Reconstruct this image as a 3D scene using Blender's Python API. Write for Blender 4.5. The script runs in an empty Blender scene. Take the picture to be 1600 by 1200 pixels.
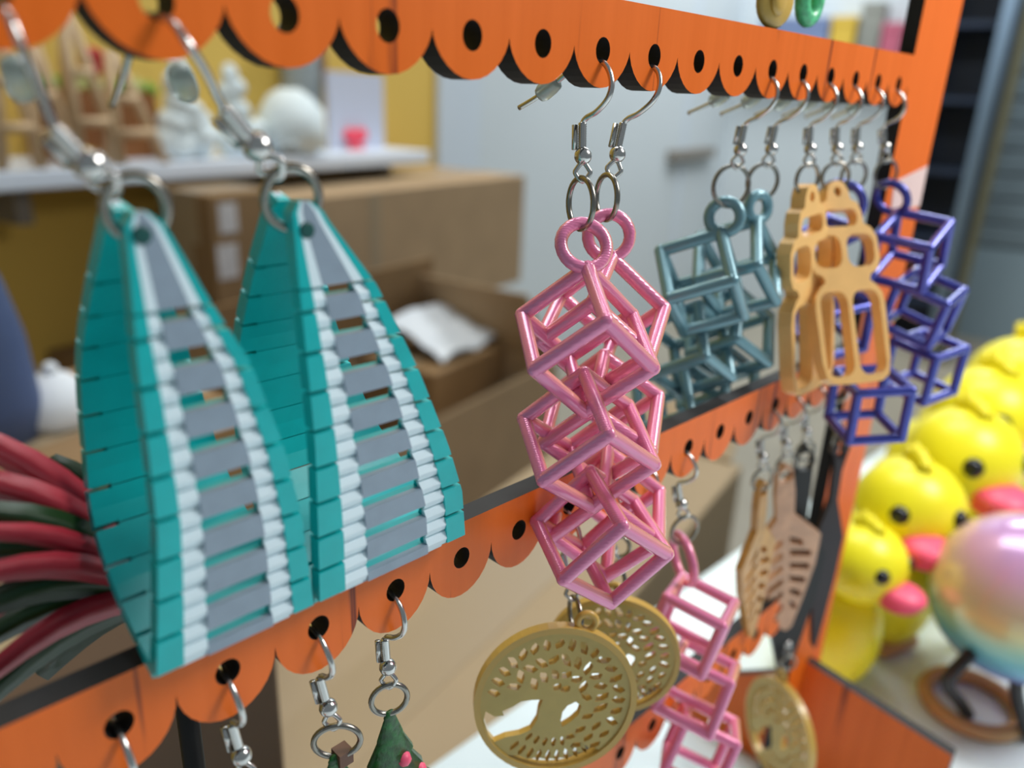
import bpy, bmesh, math, random
from mathutils import Vector, Matrix, Euler
random.seed(7)
S = 0.012                      # one unit below = the pitch of the scalloped rails, 12 mm
scene = bpy.context.scene
COL = scene.collection

# ------------------------------------------------------------------ camera, world, lights
F = 1211.8                     # focal length in pixels of the 1600 px frame
R = Matrix(((0.7085027, -0.7045579, 0.0402746), (-0.2163737, -0.2711977, -0.9378882), (0.6717190, 0.6557820, -0.3445921)))
CAM = Vector((-16.4844, -6.0871, -0.5601))
cd = bpy.data.cameras.new('camera')
cam = bpy.data.objects.new('camera', cd)
COL.objects.link(cam)
right, down, fwd = R[0], R[1], R[2]
m = Matrix((right, -down, -fwd)).transposed().to_4x4()
m.translation = CAM * S
cam.matrix_world = m
cd.sensor_width = 36.0
cd.lens = F / 1600 * 36.0
cd.clip_start = 0.005
cd.clip_end = 50
cd.dof.use_dof = True
cd.dof.focus_distance = 9.35 * S
cd.dof.aperture_fstop = 12.5
scene.camera = cam

world = bpy.data.worlds.new('world')
scene.world = world
world.use_nodes = True
bg = world.node_tree.nodes['Background']
bg.inputs[0].default_value = (0.80, 0.93, 1.0, 1)
bg.inputs[1].default_value = 0.235

def area(name, loc, target, size, power, color, sy=None):
    l = bpy.data.lights.new(name, 'AREA')
    l.energy = power
    l.color = color
    l.shape = 'RECTANGLE'
    l.size = size * S
    l.size_y = (sy or size) * S
    o = bpy.data.objects.new(name, l)
    COL.objects.link(o)
    o.location = Vector(loc) * S
    d = (Vector(target) - Vector(loc)).normalized()
    o.rotation_euler = d.to_track_quat('-Z', 'Y').to_euler()
    return o
area('added_key_light', (14, -16.5, 20.5), (4, 0, -2), 13, 1.85, (1.0, 0.98, 0.95))  # unseen lamp added close at right so brightness falls off leftwards
area('ceiling_lamp_middle', (35, 60, 150), (30, 60, -60), 110, 26, (0.95, 0.99, 1.0), 60)
area('ceiling_lamp_far', (220, 70, 150), (240, 90, -60), 110, 62, (0.93, 0.98, 1.0), 60)

vs = scene.view_settings
scene.display_settings.display_device = 'sRGB'
vs.view_transform = 'Standard'
vs.look = 'None'
vs.exposure = 0.0
vs.gamma = 1.0
vs.use_curve_mapping = False

# ------------------------------------------------------------------ geometry of the shot -> places
def ray(px, py):
    return R.transposed() @ Vector(((px - 800) / F, (py - 600) / F, 1.0))
def PY(px, py, y):             # the point of the vertical plane y = const
    d = ray(px, py)
    return CAM + d * ((y - CAM.y) / d.y)
def PX(px, py, x):
    d = ray(px, py)
    return CAM + d * ((x - CAM.x) / d.x)
def PZ(px, py, z):
    d = ray(px, py)
    return CAM + d * ((z - CAM.z) / d.z)
E1 = Vector((0.975438, 0.220275, 0))      # the room is turned a little against the stand
E2 = Vector((-0.220275, 0.975438, 0))
def RV(px, py, v):             # point on the room plane at depth v -> (u, z)
    d = ray(px, py)
    t = v / d.dot(E2)
    p = d * t
    return p.dot(E1), CAM.z + p.z
def RW(u, v, z):
    p = E1 * u + E2 * v
    return Vector((CAM.x + p.x, CAM.y + p.y, z))
def U_end(px, py, u):          # point on the end wall at u -> (v, z)
    d = ray(px, py)
    p = d * (u / d.dot(E1))
    return p.dot(E2), CAM.z + p.z

# ------------------------------------------------------------------ materials
def lin(c):
    return tuple((x / 12.92 if x <= 0.04045 else ((x + 0.055) / 1.055) ** 2.4) for x in (v / 255 for v in c)) + (1,)
def mat(name, rgb, rough=0.5, metal=0.0, spec=0.5, noise=0.0, nscale=40, coat=0.0, stretch=(1, 1, 1), bump=0.0, sss=0.0, trans=0.0, alpha=1.0):
    mt = bpy.data.materials.new(name)
    mt.use_nodes = True
    nt = mt.node_tree
    b = nt.nodes['Principled BSDF']
    c = lin(rgb)
    b.inputs['Base Color'].default_value = c
    b.inputs['Roughness'].default_value = rough
    b.inputs['Metallic'].default_value = metal
    b.inputs['Specular IOR Level'].default_value = spec
    b.inputs['Coat Weight'].default_value = coat
    b.inputs['Coat Roughness'].default_value = 0.15
    if trans: b.inputs['Transmission Weight'].default_value = trans
    if sss:
        b.inputs['Subsurface Weight'].default_value = sss
        b.inputs['Subsurface Radius'].default_value = (0.002, 0.002, 0.002)
    if noise or bump:
        tc = nt.nodes.new('ShaderNodeTexCoord')
        mp = nt.nodes.new('ShaderNodeMapping')
        mp.inputs['Scale'].default_value = stretch
        nz = nt.nodes.new('ShaderNodeTexNoise')
        nz.inputs['Scale'].default_value = nscale
        nz.inputs['Detail'].default_value = 6
        nt.links.new(tc.outputs['Object'], mp.inputs[0])
        nt.links.new(mp.outputs[0], nz.inputs['Vector'])
        if noise:
            rp = nt.nodes.new('ShaderNodeValToRGB')
            rp.color_ramp.elements[0].position = 0.3
            rp.color_ramp.elements[1].position = 0.7
            rp.color_ramp.elements[0].color = tuple(max(0, x * (1 - noise)) for x in c[:3]) + (1,)
            rp.color_ramp.elements[1].color = tuple(min(1, x * (1 + noise)) for x in c[:3]) + (1,)
            nt.links.new(nz.outputs['Fac'], rp.inputs[0])
            nt.links.new(rp.outputs[0], b.inputs['Base Color'])
        if bump:
            bp = nt.nodes.new('ShaderNodeBump')
            bp.inputs['Strength'].default_value = bump
            bp.inputs['Distance'].default_value = 0.0005
            nt.links.new(nz.outputs['Fac'], bp.inputs['Height'])
            nt.links.new(bp.outputs[0], b.inputs['Normal'])
    return mt

def dual_mat(name, c1, c2, axis, rough=0.3, lo=0.15, hi=0.75, metal=0.0, coat=0.3):
    # two-colour silk filament: each side of the strand carries its own colour
    mt = bpy.data.materials.new(name)
    mt.use_nodes = True
    nt = mt.node_tree
    b = nt.nodes['Principled BSDF']
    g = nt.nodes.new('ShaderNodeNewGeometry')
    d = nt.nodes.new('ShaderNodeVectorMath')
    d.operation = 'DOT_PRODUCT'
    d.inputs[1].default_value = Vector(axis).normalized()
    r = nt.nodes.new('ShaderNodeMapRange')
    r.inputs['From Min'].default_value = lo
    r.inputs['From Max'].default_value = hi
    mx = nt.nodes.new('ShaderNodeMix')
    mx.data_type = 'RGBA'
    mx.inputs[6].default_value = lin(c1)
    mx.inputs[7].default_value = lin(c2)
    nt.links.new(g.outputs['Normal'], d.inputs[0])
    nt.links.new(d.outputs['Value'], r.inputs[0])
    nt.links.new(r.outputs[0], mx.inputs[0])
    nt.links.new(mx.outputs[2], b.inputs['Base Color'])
    b.inputs['Roughness'].default_value = rough
    b.inputs['Metallic'].default_value = metal
    b.inputs['Coat Weight'].default_value = coat
    b.inputs['Coat Roughness'].default_value = 0.2
    tc = nt.nodes.new('ShaderNodeTexCoord')
    w = nt.nodes.new('ShaderNodeTexWave')
    w.bands_direction = 'DIAGONAL'
    w.inputs['Scale'].default_value = 900
    w.inputs['Distortion'].default_value = 2
    bp = nt.nodes.new('ShaderNodeBump')
    bp.inputs['Strength'].default_value = 0.12
    bp.inputs['Distance'].default_value = 0.0002
    nt.links.new(tc.outputs['Object'], w.inputs['Vector'])
    nt.links.new(w.outputs['Fac'], bp.inputs['Height'])
    nt.links.new(bp.outputs[0], b.inputs['Normal'])
    return mt

def orange_paint():
    mt = bpy.data.materials.new('orange_painted_wood')
    mt.use_nodes = True
    nt = mt.node_tree
    b = nt.nodes['Principled BSDF']
    tc = nt.nodes.new('ShaderNodeTexCoord')
    mp = nt.nodes.new('ShaderNodeMapping')
    mp.inputs['Scale'].default_value = (330, 330, 9)
    nz = nt.nodes.new('ShaderNodeTexNoise')
    nz.inputs['Scale'].default_value = 1.0
    nz.inputs['Detail'].default_value = 4
    nt.links.new(tc.outputs['Object'], mp.inputs[0])
    nt.links.new(mp.outputs[0], nz.inputs['Vector'])
    rp = nt.nodes.new('ShaderNodeValToRGB')
    rp.color_ramp.elements[0].position = 0.30
    rp.color_ramp.elements[0].color = lin((118, 40, 8))
    e = rp.color_ramp.elements.new(0.36)
    e.color = lin((228, 104, 14))
    rp.color_ramp.elements[-1].position = 0.75
    rp.color_ramp.elements[-1].color = lin((238, 112, 28))
    nt.links.new(nz.outputs['Fac'], rp.inputs[0])
    nt.links.new(rp.outputs[0], b.inputs['Base Color'])
    b.inputs['Roughness'].default_value = 0.42
    b.inputs['Specular IOR Level'].default_value = 0.35
    return mt

M = {}
M['orange'] = orange_paint()
M['edge'] = mat('charred_edge', (24, 22, 24), 0.65, noise=0.3, nscale=300)
M['steel'] = mat('polished_steel', (205, 203, 200), 0.2, 1.0)
M['steel_dark'] = mat('aged_steel', (150, 146, 138), 0.26, 1.0)
M['silicone'] = mat('clear_silicone', (205, 215, 210), 0.3, trans=0.55)
M['teal'] = mat('teal_plastic', (0, 176, 178), 0.36, noise=0.06, nscale=300)
M['teal_dark'] = mat('teal_hole_shade', (0, 74, 70), 0.5)
M['white_plastic'] = mat('white_plastic', (222, 240, 248), 0.4)
M['grey_plastic'] = mat('grey_plastic', (140, 156, 172), 0.42, noise=0.05, nscale=400)
M['pink'] = dual_mat('pink_silk_plastic', (242, 136, 182), (252, 180, 146), (0.93, -0.37, 0.05), 0.2, 0.2, 0.75, 0.15, 0.8)
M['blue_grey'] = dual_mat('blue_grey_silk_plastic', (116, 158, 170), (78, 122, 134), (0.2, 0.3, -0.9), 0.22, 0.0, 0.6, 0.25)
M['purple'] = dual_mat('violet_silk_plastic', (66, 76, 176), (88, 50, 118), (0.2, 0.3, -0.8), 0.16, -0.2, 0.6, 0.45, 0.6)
M['amber'] = mat('amber_plastic', (248, 196, 122), 0.35, noise=0.06, nscale=200, coat=0.3)
M['copper'] = mat('copper_plastic', (206, 154, 116), 0.35, noise=0.15, nscale=250, coat=0.3)
M['copper_gold'] = mat('golden_brown_plastic', (200, 148, 78), 0.38, noise=0.15, nscale=250, coat=0.3)
M['gold'] = mat('gold_plastic', (192, 168, 92), 0.42, noise=0.06, nscale=300, coat=0.15)
M['gold_edge'] = mat('gold_rim_plastic', (204, 166, 80), 0.35, coat=0.25)
M['black_plastic'] = mat('black_plastic', (22, 20, 21), 0.5)
M['plum_plastic'] = mat('plum_plastic', (48, 36, 40), 0.5)
M['green_glitter'] = mat('green_glitter', (22, 88, 34), 0.35, noise=0.6, nscale=900, bump=0.6)
M['brown'] = mat('brown_plastic', (96, 60, 40), 0.5)
M['red_frond'] = mat('red_frond', (176, 40, 56), 0.4, noise=0.1, nscale=60)
M['green_frond'] = mat('green_frond', (26, 54, 18), 0.38, noise=0.35, nscale=60)
M['cardboard'] = mat('cardboard', (170, 142, 108), 0.8, noise=0.07, nscale=14)
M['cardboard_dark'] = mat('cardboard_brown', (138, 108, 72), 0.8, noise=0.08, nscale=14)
M['cardboard_shade'] = mat('cardboard_shade', (84, 62, 42), 0.8, noise=0.08, nscale=14)
M['cardboard_tan'] = mat('cardboard_tan', (164, 143, 113), 0.8, noise=0.05, nscale=8)
M['tape'] = mat('packing_tape', (160, 140, 112), 0.3)
M['label'] = mat('box_label', (200, 196, 196), 0.6, noise=0.2, nscale=120)
M['paper'] = mat('white_paper', (215, 220, 226), 0.7)
M['wall_yellow'] = mat('yellow_wall_paint', (224, 186, 88), 0.7, noise=0.03, nscale=3)
M['wall_white'] = mat('white_wall_paint', (206, 214, 218), 0.6, noise=0.02, nscale=3)
M['trim'] = mat('white_trim_paint', (206, 216, 226), 0.5)
M['floor'] = mat('grey_brown_floor', (150, 142, 126), 0.45, noise=0.06, nscale=5)
M['table'] = mat('white_table_laminate', (228, 243, 250), 0.4)
M['shelf'] = mat('white_shelf_laminate', (226, 234, 246), 0.4)
M['bracket'] = mat('grey_bracket', (130, 122, 112), 0.5)
M['wood'] = mat('pale_wood', (202, 172, 134), 0.6, noise=0.1, nscale=60, stretch=(1, 1, 0.1))
M['planter'] = mat('brown_planter', (140, 88, 44), 0.6, noise=0.15, nscale=40)
M['leaf'] = mat('leaf_green', (112, 164, 52), 0.5, noise=0.2, nscale=80)
M['leaf_pale'] = mat('pale_succulent', (196, 200, 132), 0.5, noise=0.1, nscale=80)
M['red'] = mat('red_petal', (190, 40, 44), 0.5)
M['white_fluff'] = mat('white_ornament', (226, 236, 238), 0.7, bump=0.5, nscale=60)
M['jar'] = mat('grey_jar', (150, 158, 160), 0.4, noise=0.25, nscale=200)
M['card'] = mat('pale_lilac_card', (206, 210, 226), 0.6)
M['bow'] = mat('coral_bow', (255, 76, 100), 0.5)
M['navy'] = mat('navy_panel', (34, 46, 66), 0.5, noise=0.25, nscale=6)
M['pole'] = mat('pale_blue_metal', (128, 150, 172), 0.4)
M['olive'] = mat('olive_metal', (96, 92, 66), 0.5)
M['shutter'] = mat('grey_blue_shutter', (126, 142, 150), 0.5, noise=0.12, nscale=9)
M['shutter_low'] = mat('pale_blue_panel', (150, 170, 180), 0.5)
M['blue_bag'] = mat('blue_bag', (66, 84, 124), 0.6, noise=0.2, nscale=12)
M['duck'] = mat('duck_yellow', (252, 240, 40), 0.35, sss=0.25)
M['duck_crest'] = mat('duck_crest_yellow', (252, 236, 30), 0.4)
M['beak'] = mat('beak_pink', (255, 96, 132), 0.4)
M['eye'] = mat('eye_black', (14, 18, 24), 0.12)
M['tan_mottled'] = mat('tan_mottled', (200, 156, 108), 0.6, noise=0.1, nscale=50)
M['pale_patch'] = mat('pale_pink_patch', (236, 206, 200), 0.35)
M['mint'] = mat('mint_glitter', (96, 196, 140), 0.3, noise=0.35, nscale=900)
M['yellow_box'] = mat('yellow_box', (214, 178, 66), 0.5)
M['pink_box'] = mat('pink_box', (190, 96, 120), 0.5)
M['blue_box'] = mat('blue_box', (118, 134, 172), 0.5)
M['grey_box'] = mat('grey_box', (140, 140, 132), 0.5, noise=0.15, nscale=10)

def rainbow():
    mt = bpy.data.materials.new('iridescent_rainbow')
    mt.use_nodes = True
    nt = mt.node_tree
    b = nt.nodes['Principled BSDF']
    tc = nt.nodes.new('ShaderNodeTexCoord')
    mp = nt.nodes.new('ShaderNodeMapping')
    mp.inputs['Rotation'].default_value = (0, 0.25, 0.4)
    sp = nt.nodes.new('ShaderNodeSeparateXYZ')
    mr = nt.nodes.new('ShaderNodeMapRange')
    mr.inputs['From Min'].default_value = -2.0 * S
    mr.inputs['From Max'].default_value = 2.4 * S
    rp = nt.nodes.new('ShaderNodeValToRGB')
    stops = [(0.0, (190, 150, 222)), (0.12, (160, 150, 220)), (0.24, (104, 170, 206)), (0.38, (88, 168, 176)), (0.50, (150, 196, 170)), (0.62, (226, 222, 160)), (0.76, (214, 188, 160)), (0.9, (206, 158, 186)), (1.0, (196, 150, 200))]
    cr = rp.color_ramp
    cr.elements[0].position, cr.elements[0].color = stops[0][0], lin(stops[0][1])
    cr.elements[1].position, cr.elements[1].color = stops[-1][0], lin(stops[-1][1])
    for p_, c_ in stops[1:-1]:
        e = cr.elements.new(p_)
        e.color = lin(c_)
    nt.links.new(tc.outputs['Object'], mp.inputs[0])
    nt.links.new(mp.outputs[0], sp.inputs[0])
    nt.links.new(sp.outputs['Z'], mr.inputs[0])
    nt.links.new(mr.outputs[0], rp.inputs[0])
    nt.links.new(rp.outputs[0], b.inputs['Base Color'])
    b.inputs['Roughness'].default_value = 0.22
    b.inputs['Metallic'].default_value = 0.12
    b.inputs['Coat Weight'].default_value = 0.5
    return mt
M['rainbow'] = rainbow()

# ------------------------------------------------------------------ mesh helpers
class MB:
    def __init__(s):
        s.v, s.f, s.m, s.sm = [], [], [], []
    def add(s, vs_, fs, mi=0, smooth=True):
        o = len(s.v)
        s.v += [Vector(v) for v in vs_]
        for k, f in enumerate(fs):
            s.f.append([i + o for i in f])
            s.m.append(mi[k] if isinstance(mi, list) else mi)
            s.sm.append(smooth)
    def box(s, lo, hi, mi=0, fr=None):
        x0, y0, z0 = lo
        x1, y1, z1 = hi
        v = [(x0, y0, z0), (x1, y0, z0), (x1, y1, z0), (x0, y1, z0), (x0, y0, z1), (x1, y0, z1), (x1, y1, z1), (x0, y1, z1)]
        if fr: v = [fr(Vector(q)) for q in v]
        s.add(v, [(3, 2, 1, 0), (4, 5, 6, 7), (0, 1, 5, 4), (1, 2, 6, 5), (2, 3, 7, 6), (3, 0, 4, 7)], mi, False)
    def bbox(s, lo, hi, bv, mi=0, fr=None):       # bevelled box
        bm = bmesh.new()
        bmesh.ops.create_cube(bm, size=1)
        for v in bm.verts:
            v.co = Vector([(lo[i] + hi[i]) / 2 + v.co[i] * (hi[i] - lo[i]) for i in range(3)])
        bmesh.ops.bevel(bm, geom=bm.edges[:], offset=bv, segments=2, affect='EDGES', profile=0.5)
        bm.verts.index_update()
        s.add([fr(v.co.copy()) if fr else v.co.copy() for v in bm.verts], [[v.index for v in f.verts] for f in bm.faces], mi, False)
        bm.free()
    def tube(s, pts, r, seg=8, closed=False, mi=0, cap=True):
        pts = [Vector(p) for p in pts]
        n = len(pts)
        rs = r if isinstance(r, (list, tuple)) else [r] * n
        rings = []
        prev = None
        for i in range(n):
            if closed: t = pts[(i + 1) % n] - pts[i - 1]
            else: t = pts[min(i + 1, n - 1)] - pts[max(i - 1, 0)]
            t.normalize()
            if prev is None:
                a = Vector((0, 0, 1)) if abs(t.z) < 0.9 else Vector((1, 0, 0))
                u = t.cross(a).normalized()
            else:
                u = (prev - t * prev.dot(t)).normalized()
            prev = u
            w = t.cross(u)
            rings.append([pts[i] + (u * math.cos(k * 2 * math.pi / seg) + w * math.sin(k * 2 * math.pi / seg)) * rs[i] for k in range(seg)])
        vv = [q for rg in rings for q in rg]
        ff = []
        for i in range(n if closed else n - 1):
            j = (i + 1) % n
            sh = 0
            if closed and j == 0:                # match the seam
                sh = min(range(seg), key=lambda h: (rings[i][0] - rings[0][h]).length)
            for k in range(seg):
                ff.append((i * seg + k, i * seg + (k + 1) % seg, j * seg + (k + 1 + sh) % seg, j * seg + (k + sh) % seg))
        if cap and not closed:
            ff.append(tuple(range(seg))[::-1])
            ff.append(tuple((n - 1) * seg + k for k in range(seg)))
        s.add(vv, ff, mi)
    def lathe(s, prof, c=(0, 0, 0), axis=(0, 0, 1), seg=20, mi=0, sx=1, sy=1):
        a = Vector(axis).normalized()
        b = Vector((0, 1, 0)) if abs(a.y) < 0.9 else Vector((1, 0, 0))
        u = b.cross(a).normalized()
        w = a.cross(u)
        c = Vector(c)
        vv, ff = [], []
        for r, h in prof:
            for k in range(seg):
                t = 2 * math.pi * k / seg
                vv.append(c + a * h + u * (math.cos(t) * r * sx) + w * (math.sin(t) * r * sy))
        for i in range(len(prof) - 1):
            for k in range(seg):
                ff.append((i * seg + k, i * seg + (k + 1) % seg, (i + 1) * seg + (k + 1) % seg, (i + 1) * seg + k))
        ff.append(tuple(range(seg))[::-1])
        ff.append(tuple((len(prof) - 1) * seg + k for k in range(seg)))
        s.add(vv, ff, mi)
    def sphere(s, c, r, seg=16, rings=10, mi=0, sc=(1, 1, 1), fr=None):
        vv, ff = [], []
        c = Vector(c)
        for i in range(1, rings):
            p = math.pi * i / rings
            for k in range(seg):
                t = 2 * math.pi * k / seg
                q = Vector((math.sin(p) * math.cos(t) * sc[0], math.sin(p) * math.sin(t) * sc[1], math.cos(p) * sc[2])) * r
                vv.append(c + (fr @ q if fr else q))
        top, bot = Vector((0, 0, sc[2] * r)), Vector((0, 0, -sc[2] * r))
        vv.append(c + (fr @ top if fr else top))
        vv.append(c + (fr @ bot if fr else bot))
        for i in range(rings - 2):
            for k in range(seg):
                ff.append((i * seg + k, (i + 1) * seg + k, (i + 1) * seg + (k + 1) % seg, i * seg + (k + 1) % seg))
        nt_, nb = len(vv) - 2, len(vv) - 1
        for k in range(seg):
            ff.append((nt_, k, (k + 1) % seg))
            ff.append((nb, (rings - 2) * seg + (k + 1) % seg, (rings - 2) * seg + k))
        s.add(vv, ff, mi)
    def mesh(s, name, mats, origin=(0, 0, 0)):
        o = Vector(origin)
        me = bpy.data.meshes.new(name)
        me.from_pydata([tuple((v - o) * S) for v in s.v], [], s.f)
        for mt in (mats if isinstance(mats, (list, tuple)) else [mats]): me.materials.append(mt)
        me.polygons.foreach_set('material_index', s.m)
        me.polygons.foreach_set('use_smooth', s.sm)
        bm = bmesh.new()
        bm.from_mesh(me)
        bmesh.ops.recalc_face_normals(bm, faces=bm.faces)
        bm.to_mesh(me)
        bm.free()
        return me

ORIG = {}
def origin_of(p):
    return ORIG.get(p.name, Vector((0, 0, 0))) if p else Vector((0, 0, 0))
def obj(name, mb, mats, parent=None, origin=None):
    """one mesh object; geometry is given in world units, the object sits at `origin` (a child shares its parent's)"""
    o = Vector(origin) if origin is not None else origin_of(parent)
    me = mb.mesh(name, mats, o)
    ob = bpy.data.objects.new(name, me)
    COL.objects.link(ob)
    if parent:
        ob.parent = parent
        ob.location = (o - origin_of(parent)) * S
    else:
        ob.location = o * S
    ORIG[ob.name] = o
    return ob
def thing(name, label, cat, loc, group=None):
    e = bpy.data.objects.new(name, None)
    COL.objects.link(e)
    e.empty_display_size = 0.005
    e.location = Vector(loc) * S
    ORIG[e.name] = Vector(loc)
    e['label'], e['category'] = label, cat
    if group: e['group'] = group
    return e
def tag(o, label, cat, group=None):
    o['label'], o['category'] = label, cat
    if group: o['group'] = group
    return o
def struct(o):
    o['kind'] = 'structure'
    return o

def flat_shape(outer, holes, th):
    """2D outline with holes, filled and given thickness: local (a, b, depth -th/2..th/2) vertices and faces"""
    cu = bpy.data.curves.new('outline', 'CURVE')
    cu.dimensions = '2D'
    cu.fill_mode = 'BOTH'
    cu.extrude = th / 2
    for pts in ([outer] if outer and not isinstance(outer[0][0], (list, tuple)) else outer) + holes:
        sp = cu.splines.new('POLY')
        sp.points.add(len(pts) - 1)
        for q, p_ in zip(sp.points, pts): q.co = (p_[0], p_[1], 0, 1)
        sp.use_cyclic_u = True
    o = bpy.data.objects.new('outline', cu)
    COL.objects.link(o)
    dg = bpy.context.evaluated_depsgraph_get()
    me = bpy.data.meshes.new_from_object(o.evaluated_get(dg))
    bm = bmesh.new()
    bm.from_mesh(me)
    bmesh.ops.remove_doubles(bm, verts=bm.verts, dist=1e-5)
    bm.verts.index_update()
    vv = [v.co.copy() for v in bm.verts]
    ff = [[v.index for v in f.verts] for f in bm.faces]
    bm.free()
    bpy.data.objects.remove(o)
    bpy.data.curves.remove(cu)
    bpy.data.meshes.remove(me)
    return vv, ff
def add_flat(mb, shape, place, mi_face=0, mi_side=0):
    vv, ff = shape
    mi = []
    for f in ff:
        zs = [vv[i].z for i in f]
        mi.append(mi_face if max(zs) - min(zs) < 1e-5 else mi_side)
    mb.add([place(v) for v in vv], ff, mi, False)
def circle(c, r, n=24, sx=1, sy=1, rot=0.0):
    out = []
    for k in range(n):
        a, b = math.cos(2 * math.pi * k / n) * r * sx, math.sin(2 * math.pi * k / n) * r * sy
        out.append((c[0] + a * math.cos(rot) - b * math.sin(rot), c[1] + a * math.sin(rot) + b * math.cos(rot)))
    return out
def rrect(x0, y0, x1, y1, r, n=5):
    out = []
    for cx, cy, a0 in ((x1 - r, y1 - r, 0), (x0 + r, y1 - r, 90), (x0 + r, y0 + r, 180), (x1 - r, y0 + r, 270)):
        for k in range(n + 1):
            a = math.radians(a0 + 90 * k / n)
            out.append((cx + math.cos(a) * r, cy + math.sin(a) * r))
    return out
def smooth_path(pts, sub=4, closed=False):
    pts = [Vector(p) for p in pts]
    n = len(pts)
    out = []
    for i in range(n if closed else n - 1):
        if closed: p0, p1, p2, p3 = pts[i - 1], pts[i], pts[(i + 1) % n], pts[(i + 2) % n]
        else: p0, p1, p2, p3 = pts[max(i - 1, 0)], pts[i], pts[i + 1], pts[min(i + 2, n - 1)]
        for k in range(sub):
            t = k / sub
            out.append(0.5 * ((2 * p1) + (p2 - p0) * t + (2 * p0 - 5 * p1 + 4 * p2 - p3) * t * t + (3 * p1 - p0 - 3 * p2 + p3) * t ** 3))
    if not closed: out.append(pts[-1])
    return out

# ------------------------------------------------------------------ the setting
FLOOR, TABLE = -77.0, -18.5
def rfr(q): return RW(q.x, q.y, q.z)
VW, UE = 104.0, 330.0
uY = RV(681, 150, VW)[0]
def room_box(name, lo, hi, mt, parent=None):
    mb = MB()
    mb.box(lo, hi, fr=rfr)
    c = RW((lo[0] + hi[0]) / 2, (lo[1] + hi[1]) / 2, lo[2])
    return obj(name, mb, mt, parent, None if parent else c)
struct(room_box('floor', (-140, -90, FLOOR - 2), (UE + 4, VW + 4, FLOOR), M['floor']))
struct(room_box('wall_back', (-140, VW, FLOOR), (uY, VW + 4, 170), M['wall_yellow']))
u745 = RV(745, 150, VW)[0]
struct(room_box('trim_1', (uY, VW - 1.0, FLOOR), (u745, VW + 4, 170), M['trim']))
d1 = struct(room_box('door_1', (u745, VW + 0.6, FLOOR), (UE, VW + 4, 170), M['wall_white']))
vN = U_end(1432, 200, UE)[0]
struct(room_box('wall_end', (UE, vN, FLOOR), (UE + 4, VW + 4, 170), M['wall_white']))
struct(room_box('wall_right', (UE, -90, FLOOR), (UE + 4, vN, 170), M['shutter']))
# door handle and panel line on the white door
hu0, hz = RV(1042, 243, VW + 0.4)
hu1, _ = RV(1108, 237, VW + 0.4)
mb = MB()
mb.bbox((hu0, VW - 2.4, hz - 1.8), (hu1, VW + 0.6, hz + 1.8), 0.5, fr=rfr)
obj('door_handle', mb, M['bracket'], d1)
for pxs in (1062, 1128):
    uu = RV(pxs, 300, VW)[0]
    mb = MB()
    mb.box((uu - 2.2, VW + 0.2, FLOOR), (uu + 2.2, VW + 0.61, 150), fr=rfr)
    obj('door_stile', mb, M['trim'], d1)

# right end of the shop: dark rack, metal post, roller shutter
def end_box(name, pxl, pxr, yt, yb, u0, u1, mt, parent=None, floor=False):
    va, za = U_end(pxl, (yt + yb) / 2, u0)
    vb, _ = U_end(pxr, (yt + yb) / 2, u0)
    _, zt = U_end((pxl + pxr) / 2, yt, u0)
    _, zb = U_end((pxl + pxr) / 2, yb, u0)
    if floor: zb = FLOOR
    mb = MB()
    mb.box((u0, min(va, vb), zb), (u1, max(va, vb), zt), fr=rfr)
    return obj(name, mb, mt, parent, None if parent else RW(u0, (va + vb) / 2, zb))
t = thing('display_rack', 'dark navy shop rack standing far behind the right post of the orange stand', 'rack', RW(300, 20, FLOOR))
va = U_end(1436, 200, 300)[0]
vb = U_end(1552, 200, 300)[0]
for k in range(2):
    mb = MB()
    y_ = va - 0.8 if k == 0 else vb
    mb.box((296, y_, FLOOR), (316, y_ + 0.8, 120), fr=rfr)
    obj('side_panel', mb, M['navy'], t)
mb = MB()
mb.box((314, vb, FLOOR), (316, va, 120), fr=rfr)
obj('back_panel', mb, M['navy'], t)
for k, z in enumerate((-62, -40, -18, 4, 26, 48, 70, 92)):
    mb = MB()
    mb.box((297, vb + 0.8, z), (314, va - 0.8, z + 1.6), fr=rfr)
    obj('shelf_board', mb, M['navy'], t)
t = thing('roller_shutter', 'grey-blue slatted roller shutter at the far right end of the shop', 'shutter', RW(UE - 2, 0, FLOOR))
vs0 = U_end(1555, 200, UE - 2)[0]
z_low = U_end(1570, 385, UE - 2)[1]
z = z_low
k = 0
while z < 130:
    mb = MB()
    mb.bbox((UE - 3.2, -60, z), (UE - 0.1, vs0, z + 7.4), 0.6, fr=rfr)
    obj('slat', mb, M['shutter'], t)
    z += 8.2
mb = MB()
mb.box((UE - 3, -60, FLOOR), (UE - 0.1, vs0 + 6, z_low - 0.8), fr=rfr)
obj('lower_panel', mb, M['shutter_low'], t)
mb = MB()
va, _ = U_end(1535, 200, 285)
mb.lathe([(2.1, FLOOR), (2.1, 130)], RW(285, va, 0), seg=16)
t = thing('metal_post', 'pale blue metal post between the navy rack and the roller shutter', 'post', RW(285, va, FLOOR))
obj('tube', mb, M['pole'], t)
mb = MB()
mb.box((283, va - 6.0, FLOOR), (287, va - 3.6, 130), fr=rfr)
obj('side_rail', mb, M['olive'], t)
mb = MB()
mb.lathe([(4.5, 0), (4.5, 1.2), (2.3, 2)], RW(285, va, FLOOR), seg=16)
obj('foot', mb, M['olive'], t)

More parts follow.
